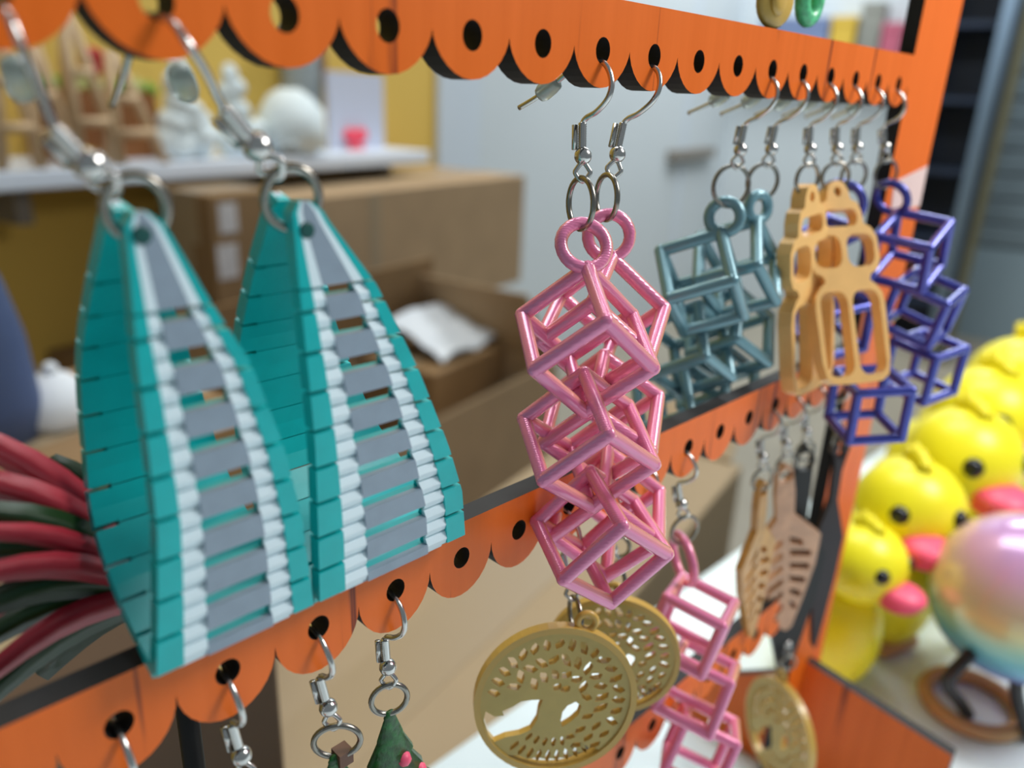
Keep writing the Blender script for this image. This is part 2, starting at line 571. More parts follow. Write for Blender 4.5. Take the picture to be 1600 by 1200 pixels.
# boxes high on the end wall, seen through the upper right opening
ts = thing('stock_shelf', 'grey wall shelf far behind the upper right opening of the stand', 'shelf', RW(UE - 8, 60, U_end(1300, 78, UE)[1]))
v0, zs0 = U_end(1180, 90, UE - 12)
v1, _ = U_end(1425, 90, UE - 12)
mb = MB()
mb.box((UE - 12, v1, zs0 - 1.5), (UE - 0.2, v0, zs0), fr=rfr)
obj('board', mb, M['grey_box'], ts)
for pxs in (1195, 1410):
    vq, _ = U_end(pxs, 90, UE - 6)
    mb = MB()
    mb.box((UE - 9, vq - 0.6, zs0 - 8), (UE - 0.2, vq + 0.6, zs0 - 1.5), fr=rfr)
    obj('bracket', mb, M['bracket'], ts)
for pl, pr_, yt, mk, lab in ((1186, 1292, 28, 'blue_box', 'long blue-grey box on the far shelf behind the upper opening'), (1296, 1334, 26, 'yellow_box', 'small yellow box on the far shelf behind the upper opening'), (1340, 1374, 4, 'grey_box', 'grey box on the far shelf between the yellow and the pink box'), (1377, 1408, 36, 'pink_box', 'small pink box on the far shelf next to the orange post')):
    va, _ = U_end(pl, 60, UE - 11)
    vb, _ = U_end(pr_, 60, UE - 11)
    _, zt = U_end((pl + pr_) / 2, yt, UE - 11)
    b = thing('carton', lab, 'box', RW(UE - 6, (va + vb) / 2, zs0))
    mb = MB()
    mb.bbox((UE - 11, vb, zs0 + 0.02), (UE - 2, va, zt), 0.3, fr=rfr)
    obj('body', mb, M[mk], b)
    mb = MB()
    mb.box((UE - 11.3, vb - 0.2, zt - 2.6), (UE - 1.8, va + 0.2, zt + 0.15), fr=rfr)
    obj('lid', mb, M[mk], b)

# white shelf on the yellow wall
VS = 88.0
u1, zt = RV(672, 235, VS)
_, ztl = RV(0, 268, VS)
_, zbl = RV(0, 301, VS)
zt, zb = ztl, zbl
sh = thing('wall_shelf', 'white laminate wall shelf carrying easels and white ornaments at upper left', 'shelf', RW(60, VS, zb))
mb = MB()
mb.bbox((-30, VS, zb), (u1, VW - 0.02, zt), 0.25, fr=rfr)
obj('board', mb, M['shelf'], sh)
ub = RV(24, 330, VS + 8)[0]
for du in (0, 62):
    mb = MB()
    mb.box((ub + du - 0.9, VS + 6, zb - 4.5), (ub + du + 0.9, VW - 0.02, zb - 0.01), fr=rfr)
    obj('bracket', mb, M['bracket'], sh)

ZS = zt + 0.02
def on_shelf(px, v):
    return RV(px, 200, v)[0]
def easel(px, v, h, wl, wr, lab):
    u = on_shelf(px, v)
    t = thing('mini_easel', lab, 'easel', RW(u, v, ZS), 'wooden easels on the white shelf')
    r = 0.55
    for nm, a, b_ in (('leg', (u - wl, v - 1.2, ZS), (u - 0.2, v, ZS + h)), ('leg', (u + wr, v - 1.2, ZS), (u + 0.2, v, ZS + h)), ('rear_leg', (u + 0.2, v + 3.4, ZS), (u, v + 0.5, ZS + h * 0.95)), ('crossbar', (u - wl * 0.75, v - 1.2, ZS + h * 0.28), (u + wr * 0.75, v - 1.2, ZS + h * 0.28)), ('ledge', (u - wl * 0.45, v - 0.9, ZS + h * 0.58), (u + wr * 0.45, v - 0.9, ZS + h * 0.58))):
        mb = MB()
        mb.tube([RW(*a), RW(*b_)], r, 6)
        obj(nm, mb, M['wood'], t)
easel(18, 89.8, 15, 2.3, 2.0, 'leftmost little wooden easel on the white shelf')
easel(72, 90.6, 12.5, 2.1, 2.4, 'second little wooden easel from the left on the white shelf')
easel(126, 89.8, 17, 1.1, 3.7, 'tallest little wooden easel in front of the brown planter')
easel(188, 89.8, 12.5, 1.4, 4.6, 'little wooden easel at the right end of the brown planter')

pl = thing('planter', 'brown wooden planter with pale succulents behind the little easels', 'planter', RW(on_shelf(165, 98), 98, ZS))
ua, ub_ = on_shelf(78, 96), on_shelf(245, 96)
zp = RV(160, 142, 96)[1]
for lo, hi, nm in (((ua, 95.5, ZS), (ub_, 96.1, zp), 'front_board'), ((ua, 101, ZS), (ub_, 101.6, zp), 'back_board'), ((ua, 96.1, ZS), (ua + 0.6, 101, zp), 'end_board'), ((ub_ - 0.6, 96.1, ZS), (ub_, 101, zp), 'end_board'), ((ua + 0.6, 96.1, ZS + 0.02), (ub_ - 0.6, 101, zp - 1.2), 'soil')):
    mb = MB()
    mb.box(lo, hi, fr=rfr)
    obj(nm, mb, M['planter'], pl)
for i, (px, mk, rr) in enumerate(((92, 'leaf', 2.6), (116, 'leaf_pale', 2.2), (142, 'leaf_pale', 2.6), (152, 'leaf', 2.0), (178, 'leaf', 2.4), (206, 'leaf_pale', 2.7), (228, 'leaf', 2.2))):
    mb = MB()
    c = RW(on_shelf(px, 98), 97.6, zp - 0.6)
    for q in range(14):
        a = q * 2.4
        el = 0.35 + 0.9 * (q / 14)
        d = Vector((math.cos(a) * math.cos(el), math.sin(a) * math.cos(el), math.sin(el)))
        mb.tube([c, c + d * rr * 0.6, c + d * rr], [0.25, 0.55, 0.08], 6)
    obj('succulent', mb, M[mk], pl)
mb = MB()
c = RW(on_shelf(157, 97), 96.5, RV(157, 96, 96.5)[1])
for q in range(6):
    d = Vector((math.cos(q * 1.05), 0.3, math.sin(q * 1.05)))
    mb.sphere(c + d * 0.9, 0.8, 8, 6)
mb.tube([c, Vector((c.x, c.y, zp - 1))], 0.2, 6)
obj('red_flower', mb, M['red'], pl)

def blob(name, label, px, v, prof, mk, seg=20, wob=0.12, cat='ornament', extra=None):
    u = on_shelf(px, v)
    c = RW(u, v, ZS)
    t = thing(name, label, cat, c)
    mb = MB()
    mb.lathe(prof, c, seg=seg)
    rr = random.Random(px)
    for i, q in enumerate(mb.v):
        d = Vector((q.x - c.x, q.y - c.y, 0))
        k = 1 + wob * math.sin(3 * math.atan2(d.y, d.x) + q.z) + wob * 0.5 * rr.uniform(-1, 1)
        mb.v[i] = Vector((c.x + d.x * k, c.y + d.y * k, q.z))
    obj('body', mb, M[mk], t)
    return t, c
def fluff(label, px, v, balls):
    u = on_shelf(px, v)
    c = RW(u, v, ZS)
    t = thing('white_ornament', label, 'ornament', c)
    rr = random.Random(px)
    mb = MB()
    for du, dz, r0 in balls:
        for q in range(7):
            o = Vector((rr.uniform(-1, 1), rr.uniform(-0.5, 0.5), rr.uniform(-1, 1))) * r0 * 0.55
            rq = r0 * rr.uniform(0.5, 0.8)
            mb.sphere(RW(u + du + o.x, v + o.y, max(ZS + dz + o.z, ZS + rq)), rq, 10, 7)
    obj('ruffle', mb, M['white_fluff'], t)
    return t
fluff('white ruffled ornament with two peaks on the shelf beside the brown planter', 300, 91.5, [(-2.2, 2, 2.6), (1.4, 2, 2.6), (-2.0, 5.6, 2.3), (0.8, 5.4, 2.2), (-1.4, 9.0, 1.9), (-1.0, 11.6, 1.3)])
fluff('smaller white ruffled ornament in the middle of the white shelf', 378, 92.5, [(-1.8, 2, 2.4), (1.6, 2, 2.4), (-1.0, 5.2, 2.1), (-1.2, 8.2, 1.7), (-1.4, 10.6, 1.2)])
t, c = blob('white_vase', 'round white vase-like ornament with a grey mouth beside the lilac card', 455, 92, [(3.2, 0), (4.9, 1.8), (5.3, 3.8), (4.6, 6.2), (3.0, 8.2), (1.4, 9.2)], 'white_fluff', wob=0.06)
mb = MB()
cc = RW(RV(455, 232, 86.6)[0], 86.8, RV(455, 232, 86.8)[1])
mb.sphere(cc, 1.5, 12, 8, sc=(1.1, 0.5, 0.7))
obj('mouth', mb, M['jar'], t)
t, c = blob('glitter_jar', 'grey glitter jar behind the round white ornament', 476, 100.4, [(3.0, 0), (3.2, 1), (3.2, 15), (2.8, 16)], 'jar', wob=0.0, cat='jar')
mb = MB()
mb.lathe([(3.4, 15.2), (3.4, 17.6), (3.0, 18)], c, seg=20)
obj('lid', mb, M['jar'], t)
t = thing('stick', 'thin brown stick leaning between the grey jar and the lilac card', 'stick', RW(on_shelf(512, 97), 97, ZS))
mb = MB()
mb.tube([RW(on_shelf(520, 97), 97, ZS), RW(on_shelf(508, 97), 97.2, ZS + 18)], [0.5, 0.4], 8)
obj('shaft', mb, M['planter'], t)
t = thing('greeting_card', 'pale lilac card with a coral bow at the right end of the shelf', 'card', RW(on_shelf(560, 96), 96, ZS))
ua, ub_ = on_shelf(515, 96), on_shelf(600, 96)
zc = RV(560, 116, 96)[1]
for k in range(2):
    mb = MB()
    mb.box((ua, 96 + k * 0.4, ZS), (ub_ + k * 0.3, 96.25 + k * 0.4, zc + k * 0.2), fr=rfr)
    obj('leaf', mb, M['card'], t)
mb = MB()
ub2, zb2 = RV(556, 216, 95.4)
for du, dz, rr in ((-1.3, 0.5, 1.3), (1.3, 0.5, 1.3), (0, -0.4, 0.8), (-1.0, -1.6, 0.8), (1.1, -1.6, 0.8)):
    mb.sphere(RW(ub2 + du, 95.4, zb2 + dz), rr, 10, 8, sc=(1, 0.5, 0.9))
obj('bow', mb, M['bow'], t)

# ------------------------------------------------------------------ cartons behind the stand
def carton(label, pxl, pxr, ytop, z0, v, depth, mk, ztop=None, name='cardboard_box', open_top=False, ref=None):
    ua = RV(pxl, ytop, v)[0]
    ub_, zt_ = RV(pxr, ytop, v)
    zt_ = ztop if ztop is not None else zt_
    t = thing(name, label, 'box', RW((ua + ub_) / 2, v + depth / 2, z0))
    th = 0.5
    if not open_top:
        mb = MB()
        mb.bbox((ua, v, z0), (ub_, v + depth, zt_), 0.2, fr=rfr)
        obj('body', mb, M[mk], t)
        mb = MB()
        mb.box((ua - 0.02, v + depth / 2 - 2.4, zt_ - 6), (ub_ + 0.02, v + depth / 2 + 2.4, zt_ + 0.05), fr=rfr)
        obj('packing_tape', mb, M['tape'], t)
    else:
        for nm, lo, hi in (('front_panel', (ua, v, z0), (ub_, v + th, zt_)), ('back_panel', (ua, v + depth - th, z0), (ub_, v + depth, zt_)), ('side_panel', (ua, v + th, z0), (ua + th, v + depth - th, zt_)), ('side_panel', (ub_ - th, v + th, z0), (ub_, v + depth - th, zt_)), ('bottom_panel', (ua + th, v + th, z0), (ub_ - th, v + depth - th, z0 + th))):
            mb = MB()
            mb.box(lo, hi, fr=rfr)
            obj(nm, mb, M[mk], t)
    return t, ua, ub_, zt_
# tall open box on the floor, paper inside
tB, bu0, bu1, bz = carton('open-topped brown carton standing on the floor under the taped cartons', 420, 872, 562, FLOOR, 46, 22, 'cardboard', open_top=True)
def panel4(name, pts, th_dir, mk, parent=None):
    mb = MB()
    p = [Vector(q) for q in pts]
    n = Vector(th_dir)
    vv = p + [q + n for q in p]
    mb.add(vv, [(0, 1, 2, 3), (7, 6, 5, 4), (0, 4, 5, 1), (1, 5, 6, 2), (2, 6, 7, 3), (3, 7, 4, 0)], 0, False)
    return obj(name, mb, M[mk], parent, None if parent else p[0])
def Q(px, py, v):
    u_, z_ = RV(px, py, v)
    return RW(u_, v, z_)
# flaps of the open box standing up at its far side and right side
panel4('flap', [RW(bu1 - 0.6, 46.5, bz), RW(bu1 - 0.6, 67.5, bz), RW(bu1 - 4, 66, bz + 9), RW(bu1 - 4, 49, bz + 9)], E1 * 0.4, 'cardboard', tB)
panel4('flap', [RW(bu0 + 2, 67.4, bz), RW(bu1 - 1, 67.4, bz), RW(bu1 - 1, 66.0, bz + 11), RW(bu0 + 2, 66.0, bz + 11)], E2 * 0.4, 'cardboard_dark', tB)
panel4('flap', [RW(bu0 + 2, 46.2, bz), RW(bu1 - 2, 46.2, bz), RW(bu1 - 8, 53, bz - 6), RW(bu0 + 6, 53, bz - 6)], E2 * 0.4, 'cardboard_tan', tB)
t = thing('packing_paper', 'crumpled white packing paper lying in the open carton', 'paper', Q(690, 540, 62))
mb = MB()
uq0, zq0 = RV(642, 548, 60)
uq1, zq1 = RV(748, 500, 60)
n = 7
vv, ff = [], []
rr = random.Random(3)
for i in range(n):
    for j in range(n):
        vv.append(RW(uq0 + (uq1 - uq0) * i / (n - 1), 55 + 9 * j / (n - 1), zq0 + 0.6 * j + rr.uniform(-0.6, 0.6)))
for i in range(n - 1):
    for j in range(n - 1):
        ff.append((i * n + j, (i + 1) * n + j, (i + 1) * n + j + 1, i * n + j + 1))
mb.add(vv, ff, 0, True)
mb.add([q - Vector((0, 0, 0.3)) for q in vv], [f[::-1] for f in ff], 0, True)
obj('sheet', mb, M['paper'], t)
mb = MB()
mb.bbox((uq0 - 3, 54, FLOOR + 0.6), (uq1 + 3, 66, zq0 - 1.0), 0.4, fr=rfr)
t2 = thing('inner_box', 'small carton under the packing paper in the open carton', 'box', RW((uq0 + uq1) / 2, 63, FLOOR + 0.5))
obj('body', mb, M['cardboard_dark'], t2)
mb = MB()
mb.box((uq0 - 3.02, 58, zq0 - 4), (uq1 + 3.02, 61, zq0 - 0.96), fr=rfr)
obj('packing_tape', mb, M['tape'], t2)

# the two taped cartons on top of a support board at the back
VA = 78
cz = RV(822, 436, VA)[1]
tS = thing('work_table', 'brown wooden table against the back wall under the taped cartons', 'table', RW(70, VA + 12, FLOOR))
ua, ub_ = RV(236, 436, VA)[0], RV(762, 452, VA)[0]
mb = MB()
mb.box((ua, VA + 1, cz - 2.6), (ub_, VW - 1.2, cz - 0.02), fr=rfr)
obj('tabletop', mb, M['cardboard_dark'], tS)
for uu in (ua + 2, ub_ - 4):
    for v_ in (VA + 2, VW - 4):
        mb = MB()
        mb.box((uu, v_, FLOOR), (uu + 2.4, v_ + 2.4, cz - 2.6), fr=rfr)
        obj('leg', mb, M['cardboard_dark'], tS)
tA, a0, a1, az = carton('wide pale brown taped carton below the white shelf, right of the labelled one', 436, 821, 274, cz, VA, 22, 'cardboard')
mb = MB()
um = RV(585, 300, VA)[0]
mb.box((um - 1.2, VA - 0.06, cz + 0.4), (um + 1.2, VA + 0.02, az - 0.3), fr=rfr)
obj('front_seam', mb, M['tape'], tA)
rL, rB = RV(326, 300, 1)[0], RV(244, 300, 1)[0]
tC, c0, c1, c2 = carton('darker brown carton with two white labels behind the second teal earring', 326, 432, 296, cz, VA - 0.5, (VA - 0.5) * (rL / rB - 1), 'cardboard_dark')
for px0, py0, px1, py1 in ((340, 318, 372, 362), (338, 384, 374, 432)):
    ua, za = RV(px0, py0, VA - 0.5)
    ub_, zb_ = RV(px1, py1, VA - 0.5)
    mb = MB()
    mb.box((ua, VA - 0.58, zb_), (ub_, VA - 0.49, za), fr=rfr)
    obj('label', mb, M['label'], tC)
mb = MB()
mb.box((c0 - 0.06, VA + 3.5, cz + 0.3), (c0 + 0.02, VA + 8, c2 - 0.2), fr=rfr)
obj('side_tape', mb, M['tape'], tC)

# near carton that fills the view under the second rail
VD = 15.0
tD, du0, du1, dz = carton('large tan carton standing on the floor right behind the table and stand', 455, 1165, 700, FLOOR, VD, 15, 'cardboard_tan', ztop=RV(1165, 722, VD)[1])
panel4('flap', [RW(du1 - 0.3, VD + 1, dz), RW(du1 - 0.3, VD + 14, dz), RW(du1 + 7, VD + 13, dz + 2.5), RW(du1 + 7, VD + 2, dz + 2.5)], Vector((0, 0, 0.35)), 'cardboard_tan', tD)
ue = du0 + 3.0
mb = MB()
mb.box((du0 + 10, VD - 0.06, FLOOR + 1), (du0 + 14.5, VD + 0.02, dz - 0.2), fr=rfr)
obj('front_tape', mb, M['tape'], tD)
# dark brown carton at lower left behind the teal earrings
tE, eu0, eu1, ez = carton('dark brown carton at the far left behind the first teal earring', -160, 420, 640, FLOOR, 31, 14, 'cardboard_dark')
carton('added carton coloured dark for shade, low behind the left end of the second rail', -150, 436, 1030, FLOOR, 13, 12, 'cardboard_shade', ztop=RV(380, 1010, 13)[1])  # added box, its dark colour stands for shade beside the tan carton
t = thing('blue_bag', 'dark blue bag slumped on the brown carton at the left edge', 'bag', Q(5, 640, 40))
cb = Q(-34, 640, 38)
mb = MB()
mb.lathe([(2.3, 0), (2.6, 2), (2.4, 5), (1.9, 7.5), (1.2, 9.6), (1.4, 10.2)], Vector((cb.x, cb.y, ez)), seg=18, sx=1.0, sy=0.8)
obj('body', mb, M['blue_bag'], t)
mb = MB()
mb.tube(smooth_path([(cb.x - 1.0, cb.y, ez + 9.8), (cb.x - 0.7, cb.y, ez + 12), (cb.x + 0.7, cb.y, ez + 12), (cb.x + 1.0, cb.y, ez + 9.8)]), 0.3, 6)
obj('handle', mb, M['blue_bag'], t)
t = thing('wrapped_bundle', 'pale grey wrapped bundle on the brown carton beside the blue bag', 'bundle', Q(90, 620, 40))
cb = Q(86, 625, 38)
mb = MB()
mb.lathe([(1.9, 0), (2.2, 0.6), (1.7, 1.6), (0.8, 2.4), (0.2, 2.6)], Vector((cb.x, cb.y, ez)), seg=14)
obj('body', mb, M['paper'], t)
mb = MB()
mb.sphere((cb.x, cb.y, ez + 2.7), 0.4, 8, 6)
obj('knot', mb, M['paper'], t)

# ------------------------------------------------------------------ table
tt = thing('display_table', 'white laminate table carrying the orange stand and the yellow ducks', 'table', (20, -15, FLOOR))
mb = MB()
mb.bbox((-45, -40, TABLE - 2.2), (62, 7.2, TABLE), 0.25)
obj('tabletop', mb, M['table'], tt)
for x in (-42, 57):
    for y in (-37, 3):
        mb = MB()
        mb.box((x, y, FLOOR), (x + 3, y + 3, TABLE - 2.2))
        obj('leg', mb, M['bracket'], tt)

# ------------------------------------------------------------------ the orange stand
T = 0.30
PITCH_H = 5.8558
stand = thing('earring_stand', 'orange painted wooden earring stand with scalloped rails and black edges', 'stand', (2.0, 0.15, TABLE))
def rail(z, dep, top, x0, n0, hole=0.135, pw=1.28):
    """scalloped rail hanging from top edge z+top; scallops from hole n0 (left) to 0"""
    outer = [(0.5, z + top), (x0, z + top), (x0, z)]
    for n in range(n0, 0 - 1, -1):
        xc = -n
        for k in range(0 if n == n0 else 1, 15):
            a = math.pi * k / 14
            # pointed cusps, round bottoms
            outer.append((xc - 0.5 * math.cos(a), z + 0.02 - dep * math.sin(a) ** pw))
    outer.append((0.5, z + 0.02))
    holes = [circle((-n, z), hole, 20, 0.95, 1.05) for n in range(0, n0 + 1)]
    sh_ = flat_shape(outer, holes, T)
    mb = MB()
    add_flat(mb, sh_, lambda v: Vector((v.x, T / 2 - v.z, v.y)), 0, 1)
    # back face stays unpainted
    for k, f in enumerate(mb.f):
        if all(mb.v[i].y > T - 1e-4 for i in f): mb.m[k] = 1
    return obj('rail', mb, [M['orange'], M['edge']], stand)
rail(PITCH_H, 0.42, 0.55, -20.5, 20)
rail(0, 0.42, 0.55, -20.5, 20)
rail(-PITCH_H, 0.56, 0.50, -20.5, 20, pw=1.05)
rail(-2 * PITCH_H, 0.56, 0.50, -20.5, 20, pw=1.05)
for x0, x1 in ((0.5, 2.6), (-22.6, -20.5)):
    mb = MB()
    sh_ = flat_shape([(x0, TABLE), (x1, TABLE), (x1, 8.2), ((x0 + x1) / 2, 9.0), (x0, 8.2)], [], T)
    add_flat(mb, sh_, lambda v: Vector((v.x, T / 2 - v.z, v.y)), 0, 1)
    for k, f in enumerate(mb.f):
        if all(mb.v[i].y > T - 1e-4 for i in f): mb.m[k] = 1
    obj('post', mb, [M['orange'], M['edge']], stand)
for xf in (1.55, -21.7):
    mb = MB()
    sh_ = flat_shape([(0.001, TABLE), (0.001, -14.45), (-3.75, -14.9), (-3.75, TABLE)], [], T)
    add_flat(mb, sh_, lambda v: Vector((xf + T / 2 + v.z, v.x, v.y)), 0, 1)
    sh_ = flat_shape([(T + 0.001, TABLE), (3.2, TABLE), (3.2, -17.0), (T + 0.001, -15)], [], T)
    add_flat(mb, sh_, lambda v: Vector((xf + T / 2 + v.z, v.x, v.y)), 0, 1)
    obj('foot', mb, [M['orange'], M['edge']], stand)
# pale pink panel lying flat on the post face
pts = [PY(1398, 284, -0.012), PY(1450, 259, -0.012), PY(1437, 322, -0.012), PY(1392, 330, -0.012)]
panel4('pale_patch', pts, (0, 0.011, 0), 'pale_patch', stand)

# ------------------------------------------------------------------ earring parts
def wire_mesh(mb, pts, r=0.034, sub=5, seg=8):
    mb.tube(smooth_path(pts, sub), r, seg)
def findings(root, wire, coil0, coil1, bead, loop_c, loop_ax, ring_c, ring_n, ring_r, stopper=None, wr=0.034, scale=1.0, ring_sy=1.0):
    """ear hook (wire > coil, bead, loop, stopper) and jump ring, all in world units"""
    mb = MB()
    wire_mesh(mb, wire, wr * scale)
    h = obj('ear_hook', mb, M['steel'], root)
    mb = MB()
    c0, c1 = Vector(coil0), Vector(coil1)
    ax = c1 - c0
    prof = []
    L = ax.length
    n = 11
    for k in range(n):
        prof += [(0.046 * scale, L * k / n), (0.052 * scale, L * (k + 0.5) / n)]
    prof.append((0.046 * scale, L))
    mb.lathe(prof, c0, ax, 12)
    side = ax.cross(fwd).normalized() * 0.088 * scale
    if side.dot(right) > 0: side = -side
    mb.tube([c0 + side + ax * 0.08, c1 + side * 1.0], 0.036 * scale, 8)
    obj('coil', mb, M['steel'], h)
    mb = MB()
    mb.sphere(bead, 0.105 * scale, 16, 12)
    obj('bead', mb, M['steel'], h)
    # small teardrop loop below the bead, lies in the plane of loop_ax and the down direction
    b = Vector(bead)
    lc = Vector(loop_c)
    dn = (lc - b).normalized()
    sd = Vector(loop_ax)
    sd = (sd - dn * sd.dot(dn)).normalized()
    ll = (lc - b).length
    pts = [b + dn * (ll * 0.35), b + dn * (ll * 0.75) + sd * 0.075 * scale, lc + sd * 0.085 * scale, lc + dn * 0.09 * scale, lc - sd * 0.085 * scale, b + dn * (ll * 0.75) - sd * 0.075 * scale]
    mb = MB()
    mb.tube(smooth_path(pts, 4, True), 0.028 * scale, 8, True)
    obj('loop', mb, M['steel'], h)
    if stopper:
        a, d_ = Vector(stopper[0]), Vector(stopper[1]).normalized()
        mb = MB()
        mb.lathe([(0.07, 0), (0.1, 0.02), (0.11, 0.1), (0.11, 0.25), (0.09, 0.3)], a, d_, 12)
        obj('stopper', mb, M['silicone'], h)
    nrm = Vector(ring_n).normalized()
    up = Vector((0, 0, 1))
    up = (up - nrm * up.dot(nrm)).normalized()
    sx_ = nrm.cross(up)
    rc = Vector(ring_c)
    mb = MB()
    mb.tube([rc + (sx_ * math.cos(a) + up * math.sin(a) * ring_sy) * ring_r for a in [2 * math.pi * k / 28 for k in range(28)]], 0.036 * scale, 8, True)
    return obj('jump_ring', mb, M['steel_dark'], root)

HOOK = [(1.30, -0.66), (0.95, -0.50), (0.58, -0.28), (0.32, -0.105), (0.06, -0.10), (-0.09, -0.19), (-0.16, -0.36), (-0.11, -0.52), (0.04, -0.66), (0.18, -0.73), (0.235, -0.80), (0.24, -0.92)]
def hang(name_label, cat, n, z, ring_n, ring_r, dx=0.0, dy=0.0, group=None, stopper=True, ring_sy=1.0, yaw=0.0, name='earring'):
    """thing at hole n of the rail at height z, with hook and ring; returns root and the lowest point of the ring"""
    h = Vector((-n, 0, z))
    root = thing(name, name_label, cat, h, group)
    cy, sy_ = math.cos(yaw), math.sin(yaw)
    def pt(y, zz, xx=0.0):
        lean = min(max((-0.16 - zz) / 1.0, 0), 3)
        return h + Vector((xx - sy_ * y + dx * lean, cy * y + dy * lean, zz))
    wire = [pt(y, zz) for y, zz in (HOOK if stopper else HOOK[2:])]
    c0, c1, b, lc = pt(0.24, -0.79), pt(0.22, -1.09), pt(0.2, -1.16), pt(0.19, -1.36)
    rc = pt(0.19, -1.40 - ring_r * ring_sy)
    st = (pt(0.68, -0.33), pt(0.98, -0.52) - pt(0.68, -0.33)) if stopper else None
    la = Vector(ring_n).cross(Vector((0, 0, 1))).cross(Vector((0, 0, 1))) if False else Vector((0.7, -0.7, 0))
    findings(root, wire, c0, c1, b, lc, la, rc, ring_n, ring_r, st, ring_sy=ring_sy)
    return root, rc - Vector((0, 0, ring_r * ring_sy))

# ------------------------------------------------------------------ cube earrings
def cube_chain(root, cubes, loop_top, loop_n, mt, r=0.094, loop_r=0.24):
    """pendant > loop, three open cube frames; a cube is (corner, three neighbours of it)"""
    A0 = Vector(cubes[0][0])
    lt = Vector(loop_top)
    mb = MB()
    nrm = Vector(loop_n).normalized()
    ax = (lt - A0).normalized()
    nrm = (nrm - ax * nrm.dot(ax)).normalized()
    sd = nrm.cross(ax)
    lr = (lt - A0).length / 2
    cc = (lt + A0) / 2
    mb.tube([cc + (sd * math.cos(a) + ax * math.sin(a)) * lr for a in [2 * math.pi * k / 24 for k in range(24)]], r * 0.85, 10, True)
    pend = obj('pendant_loop', mb, mt, root)
    for A, B, C, H in cubes:
        A, B, C, H = Vector(A), Vector(B), Vector(C), Vector(H)
        e = (B - A, C - A, H - A)
        mb = MB()
        vt = {}
        for i in (0, 1):
            for j in (0, 1):
                for k in (0, 1):
                    vt[i, j, k] = A + e[0] * i + e[1] * j + e[2] * k
        for q in vt.values(): mb.sphere(q, r * 1.03, 10, 6)
        for (i, j, k), p in vt.items():
            for d in ((1, 0, 0), (0, 1, 0), (0, 0, 1)):
                q = (i + d[0], j + d[1], k + d[2])
                if q in vt: mb.tube([p, vt[q]], r, 8, cap=False)
        obj('cube_frame', mb, mt, root)
    return pend
PINK = [[(-9.351, -0.295, -2.41), (-9.769, 0.343, -3.056), (-9.883, -1.044, -2.804), (-8.615, -0.474, -3.063)],
        [(-9.386, -0.392, -3.707), (-9.788, 0.209, -4.398), (-9.828, -1.18, -4.135), (-8.584, -0.525, -4.29)],
        [(-9.258, -0.522, -5.052), (-9.747, -0.072, -5.8), (-9.675, -1.395, -5.304), (-8.492, -0.71, -5.667)]]
def xf(cubes, piv, yaw, shift):
    Rz = Matrix.Rotation(yaw, 3, 'Z')
    piv, shift = Vector(piv), Vector(shift)
    return [[Rz @ (Vector(q) - piv) + piv + shift for q in c] for c in cubes]
G1 = 'pink cube earrings on the top rail'
root, low = hang('shiny pink earring of three open cubes, nearer one of the pink pair', 'earring', 9, 0, (0.94, -0.35, 0), 0.30, dx=-0.13, dy=-0.12, group=G1)
cube_chain(root, PINK, low + Vector((0.0, -0.02, 0.07)), (0.5, 0.85, 0), M['pink'])
root, low = hang('shiny pink earring of three open cubes, half hidden behind the nearer pink one', 'earring', 8, 0, (0.92, -0.4, 0), 0.28, dx=-0.34, dy=-0.02, group=G1, stopper=False)
c2_ = xf(PINK, PINK[0][0], -0.5, Vector((low.x - PINK[0][0][0] + 0.0, low.y - PINK[0][0][1] - 0.16, -0.01)))
cube_chain(root, c2_, low + Vector((0, -0.02, 0.07)), (0.6, 0.8, 0), M['pink'])

PINK3 = [[(-5.556, 0.041, -8.59), (-5.292, -0.904, -8.783), (-5.763, 0.181, -9.558), (-6.498, -0.254, -8.431)],
         [(-5.342, -0.071, -10.068), (-5.043, -1.011, -10.235), (-5.722, -0.028, -10.992), (-6.218, -0.411, -9.725)],
         [(-5.117, -0.184, -11.5), (-4.72, -1.034, -11.72), (-5.55, -0.126, -12.40), (-5.92, -0.64, -11.2)]]
ZL = -PITCH_H
root, low = hang('pink three-cube earring hanging alone from the second rail beside the gold discs', 'earring', 6, ZL, (0.35, 0.9, 0), 0.27, dx=0.16, dy=-0.12)
cube_chain(root, PINK3, low + Vector((0.0, -0.02, 0.07)), (0.85, -0.5, 0), M['pink'], 0.1)

BLUE = [[(-5.128, 0.427, -2.451), (-5.61, 1.218, -2.827), (-5.638, -0.176, -3.064), (-4.416, 0.53, -3.145)],
        [(-4.887, 0.818, -3.786), (-5.132, 1.654, -4.278), (-5.373, 0.274, -4.47), (-4.048, 0.747, -4.326)],
        [(-4.75, 1.05, -4.95), (-5.02, 1.86, -5.45), (-5.2, 0.5, -5.62), (-3.93, 1.0, -5.5)]]
G2 = 'blue-grey cube earrings on the top rail'
root, low = hang('blue-grey three-cube earring, left one of the blue-grey pair', 'earring', 5, 0, (0.45, 0.85, 0), 0.32, dx=-0.02, dy=0.14, group=G2)
cube_chain(root, BLUE, low + Vector((0, 0.02, 0.08)), (0.9, 0.3, 0), M['blue_grey'], 0.108)
root, low = hang('blue-grey three-cube earring, right one of the blue-grey pair', 'earring', 4, 0, (0.45, 0.85, 0), 0.29, dx=-0.02, dy=0.14, group=G2)
c2_ = xf(BLUE, BLUE[0][0], -0.25, Vector((low.x - BLUE[0][0][0] - 0.05, low.y - BLUE[0][0][1] - 0.02, 0.12)))
cube_chain(root, c2_, low + Vector((0, 0.02, 0.08)), (0.3, 0.9, 0), M['blue_grey'], 0.108)

